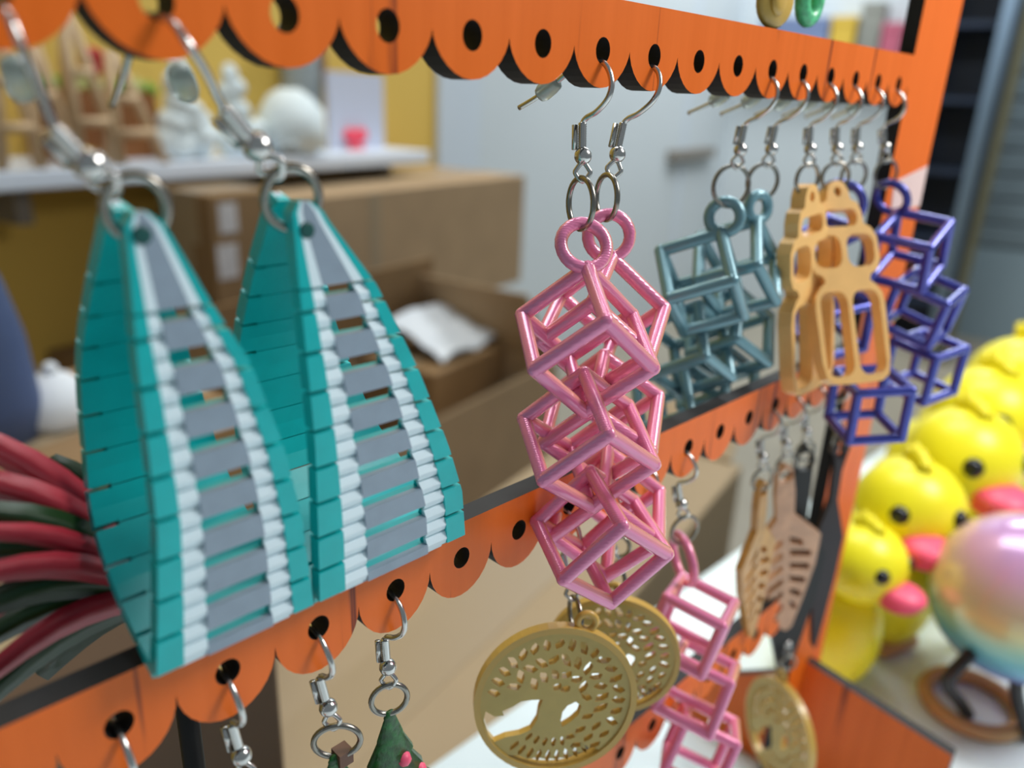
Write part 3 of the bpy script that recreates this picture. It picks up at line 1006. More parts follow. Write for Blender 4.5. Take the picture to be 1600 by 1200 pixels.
PURP = [[(0.494, -0.305, -2.406), (0.541, -1.3, -2.495), (0.907, -0.204, -3.311), (-0.415, -0.311, -2.821)],
        [(1.05, -0.72, -3.60), (1.12, -1.68, -3.86), (1.25, -0.5, -4.55), (0.08, -0.73, -3.76)],
        [(1.55, -0.98, -4.98), (1.32, -1.93, -5.08), (1.62, -0.93, -5.97), (0.60, -0.72, -5.08)]]
G3 = 'violet cube earrings on the top rail'
root, low = hang('violet three-cube earring hanging in front of the orange post', 'earring', 0, 0, (0.45, 0.9, 0), 0.27, dx=0.18, dy=-0.12, group=G3)
cube_chain(root, PURP, low + Vector((0, -0.02, 0.08)), (0.9, -0.3, 0), M['purple'], 0.097)
root, low = hang('violet three-cube earring half hidden behind the amber pair', 'earring', 1, 0, (0.5, 0.85, 0), 0.27, dx=-0.02, dy=-0.05, group=G3)
c2_ = xf(PURP, PURP[0][0], -0.5, Vector((low.x - PURP[0][0][0] + 0.2, low.y - PURP[0][0][1] + 0.4, -0.15)))
c2_ = [[q + Vector(((0, 0, 0), (-0.05, 0.3, -0.05), (-0.72, -0.6, -0.1))[i]) for q in c] for i, c in enumerate(c2_)]
cube_chain(root, c2_, low + Vector((0, -0.02, 0.08)), (0.9, 0.3, 0), M['purple'], 0.097)

# ------------------------------------------------------------------ amber outline earrings
def amber_shape():
    def half(k):   # right half outline from the top down
        return [(0.0, 1.78), (0.16, 1.74), (0.26, 1.6), (0.30, 1.44), (0.46, 1.38), (0.54, 1.22), (0.56, 1.02), (0.74, 0.94), (0.86, 0.78), (0.88, 0.40), (0.80, 0.22), (0.60, 0.14), (0.56, 0.04), (0.70, -0.04), (0.84, -0.18), (0.88, -0.40), (0.86, -1.30), (0.78, -1.58), (0.60, -1.68), (0.0, -1.70)]
    r_ = half(1)
    outer = r_ + [(-x, y) for x, y in r_[-2:0:-1]]
    holes = [circle((0, 1.58), 0.09, 12), rrect(-0.42, 0.98, 0.42, 1.28, 0.14), rrect(0.07, 0.28, 0.76, 0.84, 0.2), rrect(-0.76, 0.28, -0.07, 0.84, 0.2), rrect(0.06, -1.56, 0.75, -0.12, 0.22), rrect(-0.75, -1.56, -0.06, -0.12, 0.22)]
    outer = [(x * 0.74, y) for x, y in outer]
    holes = [[(x * 0.74, y) for x, y in h] for h in holes]
    return flat_shape(outer, holes, 0.26)
AMB = amber_shape()
def flat_pendant(root, shape, top, up, side, tilt_top, mats, name='pendant', sc=1.0):
    """top = point where the shape's local (0, tilt_top) sits"""
    top, up, side = Vector(top), Vector(up).normalized(), Vector(side)
    side = (side - up * side.dot(up)).normalized()
    nn = side.cross(up)
    mb = MB()
    add_flat(mb, shape, lambda v: top + side * v.x * sc + up * (v.y - tilt_top) * sc + nn * v.z * sc, 0, 1)
    return obj(name, mb, mats, root)
G4 = 'amber outline earrings on the top rail'
for n, lab, tp, bt, side, sc in ((3, 'flat amber outline earring turned sideways, left one of the amber pair', (1276, 306), (1262, 606), (0.80, -0.60, 0), 0.98), (2, 'flat amber outline earring with two tall windows, right one of the amber pair', (1322, 304), (1336, 600), (0.8, -0.6, 0), 1.0)):
    root, low = hang(lab, 'earring', n, 0, (0.3, 0.95, 0) if n == 3 else (0.6, 0.8, 0), 0.26, dx=-0.02, dy=-0.10 if n == 2 else -0.06, group=G4)
    a, b = PY(tp[0], tp[1] + 16, low.y), PY(bt[0], bt[1], low.y - (0.5 if n == 3 else 1.3))
    a = Vector((low.x, low.y, low.z + 0.03))
    up = (a - b)
    flat_pendant(root, AMB, a, up, (0.93, -0.1, 0) if n == 3 else (0.82, -0.57, 0), 1.64, [M['amber'], M['amber']], sc=up.length / 3.34)

# ------------------------------------------------------------------ slotted leaf earrings (copper, black)
def leaf_shape(w, h, seed=0, slots=True):
    pr = [(0.0, 0.0), (0.1, -0.03), (0.13, -0.15), (0.12, -0.28), (0.3, -0.36), (0.5, -0.45), (0.42, -0.62), (0.24, -0.82), (0.08, -0.98), (0.0, -1.0)]
    r_ = [(x * w, y * h) for x, y in pr]
    outer = r_ + [(-x, y) for x, y in r_[-2:0:-1]]
    holes = [circle((0, -0.06 * h), 0.035 * h, 10)]
    if slots:
        for y, ww in ((-0.40, 0.24), (-0.48, 0.36), (-0.56, 0.34), (-0.64, 0.28), (-0.72, 0.22), (-0.80, 0.15)):
            for sg in (-1, 1):
                x0, x1 = sorted((sg * 0.05 * w, sg * ww * w))
                yy = y * h
                k = 0.13 * w
                holes.append([(x0, yy - (0 if sg > 0 else k)), (x1, yy - (k if sg > 0 else 0)), (x1, yy - 0.038 * h - (k if sg > 0 else 0)), (x0, yy - 0.038 * h - (0 if sg > 0 else k))])
    return flat_shape(outer, holes, 0.16)
G5 = 'copper leaf earrings on the second rail'
for n, lab, tp, bt, side, mk, w in ((3, 'golden brown slotted leaf earring, left one of the copper pair', (1190, 772), (1170, 1003), (0.99, -0.01, 0), 'copper_gold', 1.35), (2, 'copper slotted diamond leaf earring, right one of the copper pair', (1243, 742), (1226, 990), (0.85, -0.5, 0), 'copper', 1.72)):
    root, low = hang(lab, 'earring', n, ZL, (0.35, 0.9, 0), 0.24, dx=0.05 if n == 3 else 0.04, dy=-0.1, group=G5)
    a = Vector((low.x, low.y, low.z + 0.02))
    b = PY(bt[0], bt[1], low.y - 0.1)
    L = (a - b).length
    flat_pendant(root, leaf_shape(w, L * 1.02), a, a - b, side, -0.06 * L, [M[mk], M[mk]])
G6 = 'black leaf earrings beside the post'
for n, lab, bt, side, mk, w in ((1, 'black leaf earring hanging next to the post behind the copper pair', (1220, 1066), (0.8, -0.6, 0), 'black_plastic', 1.5), (0, 'dark plum leaf earring hanging in front of the orange post', (1268, 1022), (0.8, -0.6, 0), 'plum_plastic', 0.72)):
    root, low = hang(lab, 'earring', n, ZL, (0.5, 0.85, 0), 0.22, dx=0.02 if n else 0.2, dy=-0.08 if n else -0.25, group=G6)
    a = Vector((low.x, low.y, low.z + 0.02))
    b = PY(bt[0], bt[1], low.y - 0.1)
    L = (a - b).length
    flat_pendant(root, leaf_shape(w, L * 1.02, slots=False), a, a - b, side, -0.06 * L, [M[mk], M[mk]])

# ------------------------------------------------------------------ gold tree-of-life discs
def tree_shape():
    rr = random.Random(11)
    outer = circle((0, 0), 1.0, 56)
    holes = []
    big_l = [(-0.17, -0.02), (-0.30, -0.06), (-0.42, -0.12), (-0.50, -0.22), (-0.60, -0.30), (-0.56, -0.36), (-0.66, -0.40), (-0.80, -0.36), (-0.78, -0.48), (-0.66, -0.66), (-0.55, -0.74), (-0.44, -0.64), (-0.28, -0.56), (-0.17, -0.46), (-0.14, -0.30), (-0.17, -0.16)]
    holes.append(big_l)
    big_r = [(0.16, -0.02), (0.24, 0.06), (0.33, 0.02), (0.34, -0.10), (0.28, -0.22), (0.20, -0.32), (0.15, -0.24), (0.13, -0.12)]
    holes.append(big_r)
    def slot(x, y, a, l, w):
        c, s_ = math.cos(a), math.sin(a)
        sh_ = [(-l, 0), (-l * 0.45, w), (l * 0.4, w * 0.7), (l, w * 0.15), (l * 0.5, -w * 0.8), (-l * 0.3, -w * 0.7)]
        return [(x + p * c - q * s_, y + p * s_ + q * c) for p, q in sh_]
    for rad, na, a0, a1, l in ((0.79, 18, -12, 192, 0.105), (0.58, 12, -2, 182, 0.115), (0.38, 7, 14, 166, 0.10), (0.20, 2, 60, 120, 0.075)):
        for k in range(na):
            a = math.radians(a0 + (a1 - a0) * (k + 0.5) / na)
            x, y = math.cos(a) * rad, math.sin(a) * rad
            holes.append(slot(x, y, a + rr.uniform(-0.8, 0.8), l * rr.uniform(0.75, 1.0), 0.058))
    for x, y, a in ((0.46, -0.10, 0.7), (0.62, -0.20, 1.2), (0.76, -0.28, 1.0), (0.44, -0.30, 0.9), (0.58, -0.38, 1.1), (0.36, -0.42, 0.8), (0.70, -0.46, 0.9), (0.47, -0.52, 0.6)):
        holes.append(slot(x, y, a, 0.085, 0.045))
    for k in range(9):
        a = math.radians(248 + k * 8.6)
        holes.append(slot(math.cos(a) * 0.78, math.sin(a) * 0.78, a, 0.09, 0.036))
    for k in range(5):
        a = math.radians(254 + k * 11)
        holes.append(slot(math.cos(a) * 0.58, math.sin(a) * 0.58, a, 0.07, 0.034))
    return flat_shape(outer, holes, 0.10)
TREE = tree_shape()
def rim_ring(mb, r0, r1, th, place, n=56):
    vv, ff = [], []
    for k in range(n):
        a = 2 * math.pi * k / n
        c, s_ = math.cos(a), math.sin(a)
        vv += [place(Vector((c * r0, s_ * r0, th))), place(Vector((c * r1, s_ * r1, th))), place(Vector((c * r1, s_ * r1, -th))), place(Vector((c * r0, s_ * r0, -th)))]
    for k in range(n):
        j = (k + 1) % n
        for q in range(4):
            ff.append((k * 4 + q, k * 4 + (q + 1) % 4, j * 4 + (q + 1) % 4, j * 4 + q))
    mb.add(vv, ff, 0, False)
def tree_pendant(root, top, center, normal, rad):
    top, c, nn = Vector(top), Vector(center), Vector(normal).normalized()
    up = top - c
    up = (up - nn * up.dot(nn)).normalized()
    sd = up.cross(nn)
    def place(v): return c + sd * v.x * rad + up * v.y * rad + nn * v.z * rad
    mb = MB()
    add_flat(mb, TREE, place, 0, 1)
    disc = obj('tree_disc', mb, [M['gold'], M['gold_edge']], root)
    mb = MB()
    rim_ring(mb, 0.94, 1.02, 0.075, place)
    obj('rim', mb, M['gold_edge'], root)
    mb = MB()
    mb.tube([place(Vector((math.cos(a) * 0.115, 1.10 + math.sin(a) * 0.115, 0))) for a in [2 * math.pi * k / 16 for k in range(16)]], 0.05, 8, True)
    obj('pendant_loop', mb, M['gold_edge'], root)
G7 = 'gold tree discs on the second rail'
root, low = hang('round gold tree-of-life earring, front one of the gold pair', 'earring', 9, ZL, (0.86, -0.5, 0), 0.26, dx=-0.02, dy=-0.32, group=G7)
c = PY(868, 1092, low.y - 0.15)
tree_pendant(root, low, c, (-0.62, -0.78, 0.12), 1.16)
root, low = hang('round gold tree-of-life earring, rear one behind the front gold disc', 'earring', 8, ZL, (0.9, -0.2, 0), 0.22, dx=0.10, dy=-0.20, group=G7)
c = PY(957, 1022, low.y - 0.1)
tree_pendant(root, low, c, (-0.80, -0.60, 0.05), 1.05)
root, low = hang('gold tree-of-life earring seen nearly edge-on, hanging from the lowest rail beside the foot', 'earring', 0, -2 * PITCH_H, (0.6, 0.8, 0), 0.2, dx=-0.22, dy=-0.28)
c = low + Vector((-0.42, -0.25, -1.45))
tree_pendant(root, low + Vector((0, 0, 0.05)), c, (-0.88, 0.47, 0.05), 1.25)

# ------------------------------------------------------------------ teal slatted loop earrings
def teal_earring(label, wire, coil0, coil1, bead, loop_c, ring_c, ring_r, ring_n, stopper, left, rightf, y0, zt, zb, bul, nA, hole):
    root = thing('earring', label, 'earring', wire[0] if False else (wire[3].x, wire[3].y, wire[3].z), 'teal slatted earrings on the top rail')
    findings(root, wire, coil0, coil1, bead, loop_c, right, ring_c, ring_n, ring_r, stopper, ring_sy=1.15, scale=1.12, wr=0.03)
    # side profile of the loop (y, z): front face straight, back face bulging to +y
    prof = [(y0, zt)] + [(y0 - 0.05 * math.sin(math.pi * k / 20), zt + (zb - zt) * k / 20) for k in range(1, 21)]
    back = [(y0 + dy, z) for dy, z in bul]
    pts = [Vector((0, a, b)) for a, b in prof] + [q for q in smooth_path([Vector((0, prof[-1][0], prof[-1][1]))] + [Vector((0, a, b)) for a, b in back], 5)][1:]
    cum = [0.0]
    for i in range(1, len(pts)): cum.append(cum[-1] + (pts[i] - pts[i - 1]).length)
    tot = cum[-1]
    def at(s_):
        s_ = min(max(s_, 0), tot - 1e-6)
        for i in range(1, len(pts)):
            if cum[i] >= s_:
                k = (s_ - cum[i - 1]) / max(cum[i] - cum[i - 1], 1e-9)
                p_ = pts[i - 1].lerp(pts[i], k)
                return p_, (pts[i] - pts[i - 1]).normalized()
        return pts[-1], (pts[-1] - pts[-2]).normalized()
    LA = zt - zb
    capA = 0.19 * LA                   # solid tip
    pitch = (LA - capA) / nA
    back_len = tot - LA
    nB = int((back_len - capA) / pitch)
    pendant = None
    th = 0.075
    def strip(s0, s1, bands, name, parent, rnd=True, tip0=0.0, tip1=0.0):
        mb = MB()
        n_st = 2 if s1 - s0 < 0.4 else 8
        for (f0, f1, mi) in bands:
            secs = []
            for q in range(n_st + 1):
                s_ = s0 + (s1 - s0) * q / n_st
                p_, tg = at(s_)
                zc = p_.z
                xl, xr = left(zc), rightf(zc)
                if tip0 and q == 0 or tip1 and q == n_st:
                    mid = (xl + xr) / 2
                    xl, xr = mid + (xl - mid) * 0.45, mid + (xr - mid) * 0.45
                nn = Vector((0, tg.z, -tg.y))          # outward for a loop running down the front
                k = 1.0
                if rnd and n_st == 2 and q != 1: k = 0.55
                secs.append((xl + (xr - xl) * f0, xl + (xr - xl) * f1, p_, nn, k))
            vv, ff, mi_l = [], [], []
            for a, b, p_, nn, k in secs:
                o_, i_ = p_ + nn * th * k, p_ - nn * th * k
                md = p_
                vv += [Vector((a, o_.y, o_.z)), Vector((b, o_.y, o_.z)), Vector((b, md.y, md.z)), Vector((b, i_.y, i_.z)), Vector((a, i_.y, i_.z)), Vector((a, md.y, md.z))]
            for q in range(len(secs) - 1):
                for e in range(6):
                    ff.append((q * 6 + e, q * 6 + (e + 1) % 6, (q + 1) * 6 + (e + 1) % 6, (q + 1) * 6 + e))
                    mi_l.append(mi if e in (0, 1, 5) else 0)
            ff.append((0, 1, 2, 5)); mi_l.append(mi)
            ff.append((5, 2, 3, 4)); mi_l.append(0)
            b0 = (len(secs) - 1) * 6
            ff.append((b0, b0 + 5, b0 + 2, b0 + 1)); mi_l.append(mi)
            ff.append((b0 + 5, b0 + 4, b0 + 3, b0 + 2)); mi_l.append(0)
            mb.add(vv, ff, mi_l, False)
        return mb
    BANDS = [(0.0, 0.155, 0), (0.155, 0.30, 1), (0.30, 0.715, 2), (0.715, 0.86, 1), (0.86, 1.0, 0)]
    mats = [M['teal'], M['white_plastic'], M['grey_plastic']]
    mb = strip(0.0, capA - 0.02, BANDS, 'cap', root, False, tip0=1)
    tip = obj('pendant_tip', mb, mats, root)
    mb = strip(tot - capA + 0.02, tot, BANDS, 'cap', root, False, tip1=1)
    obj('back_tip', mb, mats, root)
    FULL = [(0.0, 0.155, 0), (0.155, 0.845, 0), (0.845, 1.0, 0)]
    nB2 = max(1, int(nB / 2))
    pB = (back_len - capA) / nB2
    for i in range(nB2):
        s0 = LA + pB * i
        mb = strip(s0 + pB * 0.02, s0 + pB * 0.99, [BANDS[1], BANDS[2], BANDS[3]], 'rib', root, False)
        for bnd in (BANDS[0], BANDS[4]):
            q = strip(s0 + pB * 0.06, s0 + pB * 0.95, [bnd], 'rib', root, False)
            mb.add(q.v, q.f, q.m, False)
        obj('back_rib', mb, mats, root)
    for part, s_start, nn_ in (('A', capA, nA),):
        for i in range(nn_):
            s0 = s_start + pitch * i
            ev = i % 2 == 0
            mb = strip(s0 + pitch * 0.06, s0 + pitch * 0.94, [BANDS[1], BANDS[3]], 'rib', root)
            g0, g1 = (0.40, 1.0) if ev else (0.0, 0.60)     # grey halves meet on one seam, gape on the next
            q = strip(s0 + pitch * g0, s0 + pitch * g1, [BANDS[2]], 'rib', root, False)
            mb.add(q.v, q.f, q.m, False)
            g0, g1 = (0.0, 0.88) if ev else (0.12, 1.0)     # the teal ends do the opposite
            j = strip(s0 + pitch * g0, s0 + pitch * g1, [BANDS[0], BANDS[4]], 'rib', root, False)
            mb.add(j.v, j.f, j.m, False)
            obj('rib', mb, mats, root)
    # flat dark teal disc in place of a hole, shade put into its colour
    mb = MB()
    mb.lathe([(0.07, -0.01), (0.07, 0.004), (0.05, 0.006)], hole, (0, -1, 0), 14)
    obj('eyelet_disc', mb, M['teal_dark'], root)
    return root
def interp(tab):
    def f(z):
        if z >= tab[0][0]: return tab[0][1]
        for (za, xa), (zb_, xb) in zip(tab, tab[1:]):
            if z >= zb_: return xa + (xb - xa) * (za - z) / (za - zb_)
        return tab[-1][1]
    return f
def hole_wire(n, via, yback=True):
    tail = [Vector((-n + 0.0, 1.15, -0.75)), Vector((-n, 0.8, -0.5)), Vector((-n, 0.34, -0.12)), Vector((-n, 0.04, -0.11))]
    return tail + [Vector(q) for q in via]
Y = -0.22
bul = [(0.34, -5.22), (0.95, -4.95), (1.42, -4.55), (1.58, -4.1), (1.55, -3.6), (1.38, -2.95), (1.08, -2.45), (0.74, -1.98), (0.46, -1.62), (0.36, -1.42)]
w2 = hole_wire(14, [PY(268, 34, -0.10), PY(292, 66, -0.22), PY(318, 106, -0.2), PY(338, 146, -0.16), PY(352, 172, -0.15)])
teal_earring('teal, white and grey slatted loop earring, right one of the large teal pair',
    w2, PY(350, 170, -0.15), PY(390, 216, -0.15), PY(402, 229, -0.15), PY(425, 262, -0.18), PY(456, 310, -0.2), 0.225, (0.25, 0.95, 0.15),
    (PY(278, 108, 0.75), PY(297, 158, 0.95) - PY(278, 108, 0.75)),
    interp([(-1.40, -13.20), (-2.1, -13.19), (-3.6, -13.13), (-5.4, -13.14)]), interp([(-1.40, -12.98), (-1.6, -12.86), (-2.19, -12.41), (-3.11, -11.94), (-4.08, -11.52), (-4.7, -11.30), (-5.3, -11.22)]),
    Y, -1.42, -5.33, [(a * 0.9, b) for a, b in bul], 17, PY(480, 360, Y - 0.09))
w1 = hole_wire(15, [PY(12, 24, -0.16), PY(32, 70, -0.22), PY(56, 124, -0.2), PY(74, 176, -0.18), PY(88, 205, -0.18)])
teal_earring('teal, white and grey slatted loop earring, left one of the large teal pair',
    w1, PY(84, 200, -0.18), PY(128, 246, -0.18), PY(141, 258, -0.18), PY(164, 284, -0.18), PY(213, 325, -0.2), 0.205, (0.25, 0.95, 0.15),
    (PY(24, 96, 0.6), PY(38, 150, 0.8) - PY(24, 96, 0.6)),
    interp([(-1.40, -14.50), (-2.5, -14.56), (-3.9, -14.58), (-4.7, -14.66), (-5.3, -14.73)]), interp([(-1.40, -14.30), (-1.55, -14.22), (-2.15, -13.95), (-2.68, -13.68), (-3.51, -13.44), (-4.28, -13.30), (-5.3, -13.21)]),
    Y, -1.42, -5.33, bul, 17, PY(222, 368, Y - 0.09))

# ------------------------------------------------------------------ earrings on the second rail, lower left
def tree_charm(root, top, h, w, yaw):
    top = Vector(top)
    mb = MB()
    prof = []
    for k in range(4):
        z0 = -h * k / 4.0
        prof += [(w * (0.16 + 0.21 * k), z0 - h * 0.24), ]
    mb.lathe([(0.05, 0), (0.09, -h * 0.05)] + [q for k in range(4) for q in ((w * (0.10 + 0.14 * k), -h * (0.06 + 0.22 * k)), (w * (0.24 + 0.19 * k), -h * (0.26 + 0.22 * k)))], top, seg=14, sx=1, sy=0.45)
    obj('tree', mb, M['green_glitter'], root)
    mb = MB()
    for k, (dx, dz) in enumerate(((0.62, -0.74), (-0.5, -0.66), (0.2, -0.5))):
        mb.sphere(top + Vector((dx * w * 0.75, -0.12, dz * h)), 0.1, 8, 6)
    obj('bauble', mb, M['beak'], root)
    mb = MB()
    mb.box((top.x - 0.09, top.y - 0.07, top.z - h * 1.12), (top.x + 0.09, top.y + 0.07, top.z - h * 0.9))
    obj('trunk', mb, M['brown'], root)
G8 = 'green fir earrings on the second rail'
root, low = hang('green glitter fir-tree earring with a pink bauble, right one of the fir pair', 'earring', 12, ZL, (0.45, 0.9, 0), 0.22, dx=-0.02, dy=-0.05, group=G8)
tree_charm(root, low + Vector((0, 0, 0.04)), 1.5, 0.8, 0)
root, low = hang('green glitter fir-tree earring of which only the brown-tipped top shows, left of its mate', 'earring', 13, ZL, (0.55, 0.8, 0), 0.26, dx=0.10, dy=-0.14, group=G8, ring_sy=0.85)
mb = MB()
mb.box((low.x - 0.03, low.y - 0.09, low.z - 0.12), (low.x + 0.15, low.y + 0.09, low.z + 0.07))
obj('brown_cap', mb, M['brown'], root)
tree_charm(root, low + Vector((-0.04, 0, 0.05)), 1.4, 0.8, 0)
root, low = hang('silver hook earring at the bottom left edge, nearer than the fir pair', 'earring', 14, ZL, (0.4, 0.9, 0), 0.24, dx=0.08, dy=-0.12)
tree_charm(root, low + Vector((0, 0, 0.04)), 1.4, 0.8, 0)
root, low = hang('silver hook in the leftmost visible hole of the second rail', 'earring', 15, ZL, (0.4, 0.9, 0), 0.24, dx=0.04, dy=-0.1)
tree_charm(root, low + Vector((0, 0, 0.04)), 1.4, 0.8, 0)

root, low = hang('bare silver ear hook in the second rail, behind the big pink cubes', 'earring', 7, ZL, (0.9, 0.3, 0), 0.2, dx=-0.1, dy=0.15, stopper=False)

# hanging down into the upper right opening
TOPZ = PITCH_H
for px, py, lab, mk, kind in ((1211, 2, 'small round gold earring hanging in the upper right opening', 'gold_edge', 'disc'), (1265, 4, 'mint green glitter ring earring hanging in the upper right opening', 'mint', 'ring')):
    c = PY(px, py, 0.1)
    n = -round(c.x)
    root = thing('earring', lab, 'earring', (-n, 0, TOPZ), 'earrings of the rail above')
    h = Vector((-n, 0, TOPZ))
    wire = [h + Vector((0, y, z)) for y, z in HOOK]
    rc = h + Vector((0, 0.19, -1.66))
    findings(root, wire, h + Vector((0, 0.24, -0.83)), h + Vector((0, 0.22, -1.08)), h + Vector((0, 0.2, -1.16)), h + Vector((0, 0.19, -1.36)), (0.7, -0.7, 0), rc, (0.3, 0.9, 0), 0.26)
    mb = MB()
    mb.tube([rc - Vector((0, 0, 0.26)), Vector((c.x, 0.12, c.z + 0.32))], 0.05, 8)
    obj('drop_bar', mb, M['steel_dark'], root)
    mb = MB()
    if kind == 'disc':
        mb.lathe([(0.34, -0.06), (0.38, 0), (0.34, 0.06)], c, (0.2, 1, 0), 24)
        mb.sphere(c - Vector((0, 0.06, 0)), 0.2, 12, 8, sc=(1, 0.4, 1))
    else:
        mb.tube([c + Vector((math.cos(a) * 0.24, 0, math.sin(a) * 0.34 + 0.1)) for a in [2 * math.pi * k / 24 for k in range(24)]], 0.12, 10, True)
    obj('pendant', mb, M[mk], root)

# ------------------------------------------------------------------ red and green frond spray at left
core = PY(268, 925, 1.4)
fr = thing('frond_spray', 'spray of red and dark green strap leaves behind the left end of the second rail', 'plant', (core.x, core.y, TABLE))
mb = MB()
mb.tube([(core.x, core.y, TABLE), (core.x, core.y, core.z)], [0.14, 0.12], 10)
obj('stem', mb, M['black_plastic'], fr)
mb = MB()
mb.lathe([(1.4, 0), (1.5, 0.15), (0.5, 0.3)], (core.x, core.y, TABLE), seg=20)
obj('foot', mb, M['brown'], fr)
rr = random.Random(5)
fl = [(-60, 672, 'red_frond', 1.5, 0.24), (-60, 742, 'red_frond', 1.4, 0.26), (-70, 800, 'green_frond', 1.2, 0.26), (-60, 832, 'red_frond', 1.0, 0.16), (-80, 868, 'green_frond', 1.1, 0.26), (-60, 880, 'red_frond', 1.7, 0.18), (-80, 912, 'red_frond', 0.8, 0.20), (-60, 962, 'green_frond', 1.0, 0.28), (-70, 985, 'red_frond', 1.5, 0.16), (-60, 1022, 'green_frond', 1.1, 0.26), (-50, 1082, 'red_frond', 0.9, 0.24), (-40, 1110, 'green_frond', 1.5, 0.28), (70, 720, 'green_frond', 2.0, 0.34), (20, 790, 'green_frond', 2.1, 0.36), (60, 1050, 'green_frond', 2.0, 0.36), (40, 860, 'green_frond', 2.2, 0.4), (40, 960, 'green_frond', 2.2, 0.4)]
for px, py, mk, y, w in fl:
    tip_ = PY(px, py, y)
    d = tip_ - core
    side = Vector((0, 0, 1)).cross(d).cross(d).normalized()
    nrm = side.cross(d).normalized()
    mb = MB()
    vv, ff = [], []
    N = 7
    for k in range(N + 1):
        t_ = k / N
        c = core + d * (0.06 + 0.94 * t_) + Vector((0, 0, 0.25)) * math.sin(math.pi * t_)
        wd = w * (0.45 + 0.75 * math.sin(math.pi * (0.15 + 0.72 * t_))) * 0.55
        vv += [c - side * wd, c + nrm * 0.05, c + side * wd, c - nrm * 0.05]
    for k in range(N):
        for e in range(4): ff.append((k * 4 + e, k * 4 + (e + 1) % 4, (k + 1) * 4 + (e + 1) % 4, (k + 1) * 4 + e))
    ff += [(0, 1, 2, 3), (N * 4 + 3, N * 4 + 2, N * 4 + 1, N * 4)]
    mb.add(vv, ff, 0, True)
    obj('frond', mb, M[mk], fr)

# ------------------------------------------------------------------ ducks
def duck(label, head_px, head_r_px, depth, yaw, pitch=0.0):
    """head centre on the pixel ray at the given depth; yaw = heading in the xy plane; feet on the table"""
    hc = CAM + ray(*head_px) * depth
    r = head_r_px / F * depth
    fw = Vector((math.cos(yaw), math.sin(yaw), 0))
    sd = Vector((-math.sin(yaw), math.cos(yaw), 0))
    base = Vector((hc.x - fw.x * r * 0.5, hc.y - fw.y * r * 0.5, TABLE))
    t = thing('toy_duck', label, 'toy', base, 'yellow toy ducks on the white table')
    H = hc.z - r * 0.72 - TABLE            # height of the body
    def loc(a, b, c): return base + fw * a + sd * b + Vector((0, 0, c))
    fm = Matrix((fw, sd, Vector((0, 0, 1)))).transposed()
    mb = MB()                              # body: egg with a raised tail
    segs, rings = 22, 12
    vv, ff = [], []
    for i in range(rings + 1):
        p = i / rings
        ang = math.pi * p
        for k in range(segs):
            th = 2 * math.pi * k / segs
            z = H * (0.5 - 0.5 * math.cos(ang))
            w = math.sin(ang) ** 0.55 if 0 < p < 1 else 0.0
            x = math.cos(th) * w * r * 1.28
            y = math.sin(th) * w * r * 1.06
            if x < 0:
                x *= 1.12
                z += max(0, (-x / (r * 1.3)) ** 2) * H * 0.22 * (p if p < 0.75 else 0.75)
            vv.append(loc(x, y, max(z, 0.0)))
    for i in range(rings):
        for k in range(segs):
            ff.append((i * segs + k, i * segs + (k + 1) % segs, (i + 1) * segs + (k + 1) % segs, (i + 1) * segs + k))
    mb.add(vv, ff)
    obj('body', mb, M['duck'], t)
    hf = (fw * math.cos(pitch) + Vector((0, 0, math.sin(pitch)))).normalized()
    mb = MB()
    mb.sphere(hc, r, 24, 16, sc=(1.0, 1.02, 0.96), fr=fm)
    head = obj('head', mb, M['duck'], t)
    mb = MB()
    for k, (a, hgt) in enumerate(((-0.45, 0.30), (-0.15, 0.42), (0.15, 0.36), (0.42, 0.24))):
        b = hc + Vector((0, 0, r * 0.86)) + fw * (a * 0.5 * r)
        mb.tube([b, b + Vector((0, 0, r * hgt)) - fw * (0.12 * r) + sd * (a * 0.25 * r)], [r * 0.2, r * 0.05], 8)
    obj('crest', mb, M['duck_crest'], head)
    for sg in (-1, 1):
        d = (fw * 0.80 + sd * sg * 0.56 + Vector((0, 0, 0.22))).normalized()
        mb = MB()
        mb.sphere(hc + d * r * 0.93, r * 0.19, 12, 8)
        obj('eye', mb, M['eye'], head)
    bc = hc + fw * r * 0.92 - Vector((0, 0, r * 0.30))
    for nm, dz, ln, hh in (('upper_beak', 0.0, 0.56, 0.25), ('lower_beak', -0.19, 0.46, 0.16)):
        mb = MB()
        mb.sphere(bc + Vector((0, 0, dz * r)) + fw * r * 0.1, r, 16, 10, sc=(ln, 0.5, hh), fr=fm)
        obj(nm, mb, M['beak'], head)
    for sg in (-1, 1):
        mb = MB()
        mb.sphere(loc(-r * 0.2, sg * r * 0.98, H * 0.55), r, 14, 10, sc=(0.75, 0.2, 0.42), fr=fm)
        obj('wing', mb, M['duck_crest'], t)
    return t
duck('nearest yellow toy duck, lowest in the photo, beside the stand foot', (1348, 878), 66, 24.6, math.radians(-100))
duck('yellow toy duck facing forward with both eyes showing, second from the front', (1420, 792), 80, 26.4, math.radians(-138))
duck('yellow toy duck third from the front, its beak above the rainbow ball', (1505, 716), 84, 29.0, math.radians(-122))
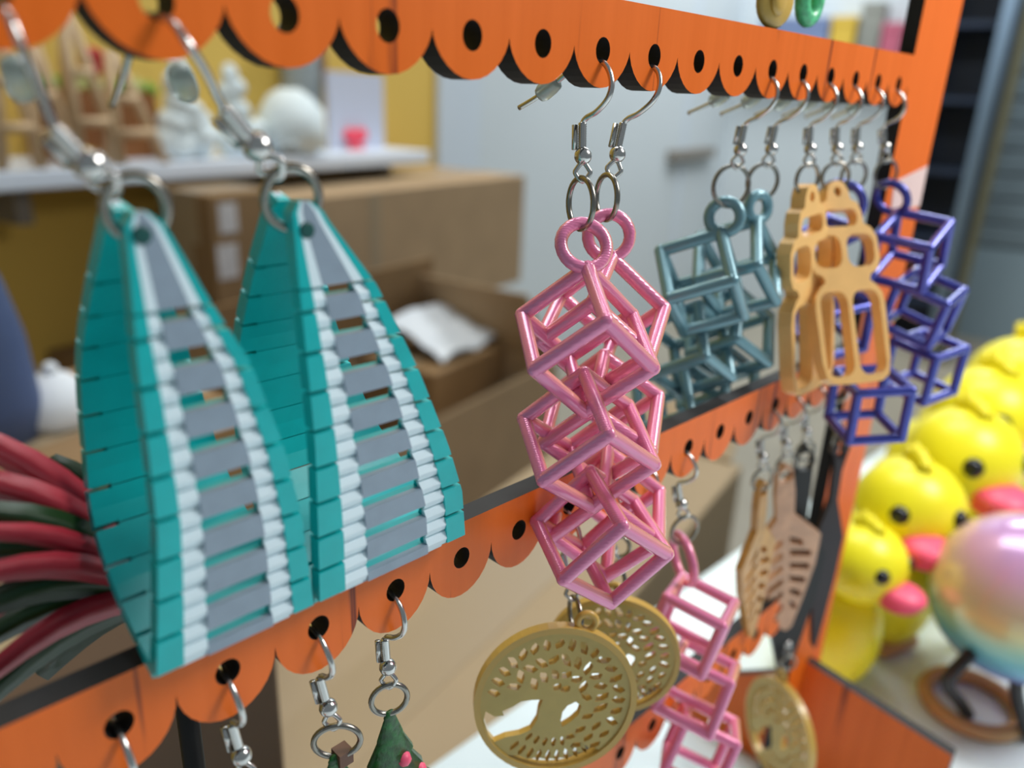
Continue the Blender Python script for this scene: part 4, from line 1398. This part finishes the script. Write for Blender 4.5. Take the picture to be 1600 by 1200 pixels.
duck('yellow toy duck fourth from the front near the right edge', (1545, 652), 84, 32.5, math.radians(-122))
duck('yellow toy duck farthest back, cut by the right edge of the frame', (1598, 606), 84, 36.5, math.radians(-122))

# rainbow ball on its black tripod
bc = CAM + ray(1597, 932) * 23.6
br = 132 / F * 23.6
t = thing('rainbow_ball', 'iridescent rainbow ball on black legs at the right edge', 'ball', (bc.x, bc.y, TABLE))
mb = MB()
mb.sphere(bc, br, 40, 24)
ball = obj('sphere', mb, M['rainbow'], t, bc)
for k, pxk in enumerate(((1512, 1026, 1480, 1066, 1512, 1116), (1588, 1060, 1590, 1092, 1606, 1150))):
    a = CAM + ray(pxk[0], pxk[1]) * 22.9
    b = CAM + ray(pxk[2], pxk[3]) * 23.2
    c = PZ(pxk[4], pxk[5], TABLE + 0.22)
    mb = MB()
    mb.tube(smooth_path([a + (bc - a) * 0.2, a, b, b.lerp(c, 0.6), c], 4), 0.2, 10)
    obj('leg', mb, M['black_plastic'], t)
mb = MB()
c = Vector((bc.x + 2.2, bc.y + 1.2, TABLE + 0.2))
mb.tube(smooth_path([bc + (c - bc) * 0.42, c + Vector((0.4, 0.2, 1.4)), c], 4), 0.2, 10)
obj('leg', mb, M['black_plastic'], t)
# plain tan pieces lying under the ball and ducks
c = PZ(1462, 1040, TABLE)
t = thing('tan_ring', 'tan ring lying on the white table under the rainbow ball', 'ring', c)
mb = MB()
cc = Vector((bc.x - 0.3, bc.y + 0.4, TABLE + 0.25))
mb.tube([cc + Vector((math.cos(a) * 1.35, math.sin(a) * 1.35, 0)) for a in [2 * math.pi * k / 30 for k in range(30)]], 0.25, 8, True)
obj('hoop', mb, M['tan_mottled'], t)
c = PZ(1398, 1018, TABLE)
t = thing('tan_peg', 'small tan peg-shaped piece lying on the white table beside the nearest duck', 'peg', c)
mb = MB()
mb.lathe([(0.2, -0.9), (0.3, -0.75), (0.3, 0.75), (0.2, 0.9)], c + Vector((0, 0, 0.3)), (0.9, -0.3, 0), 12)
obj('shaft', mb, M['tan_mottled'], t)
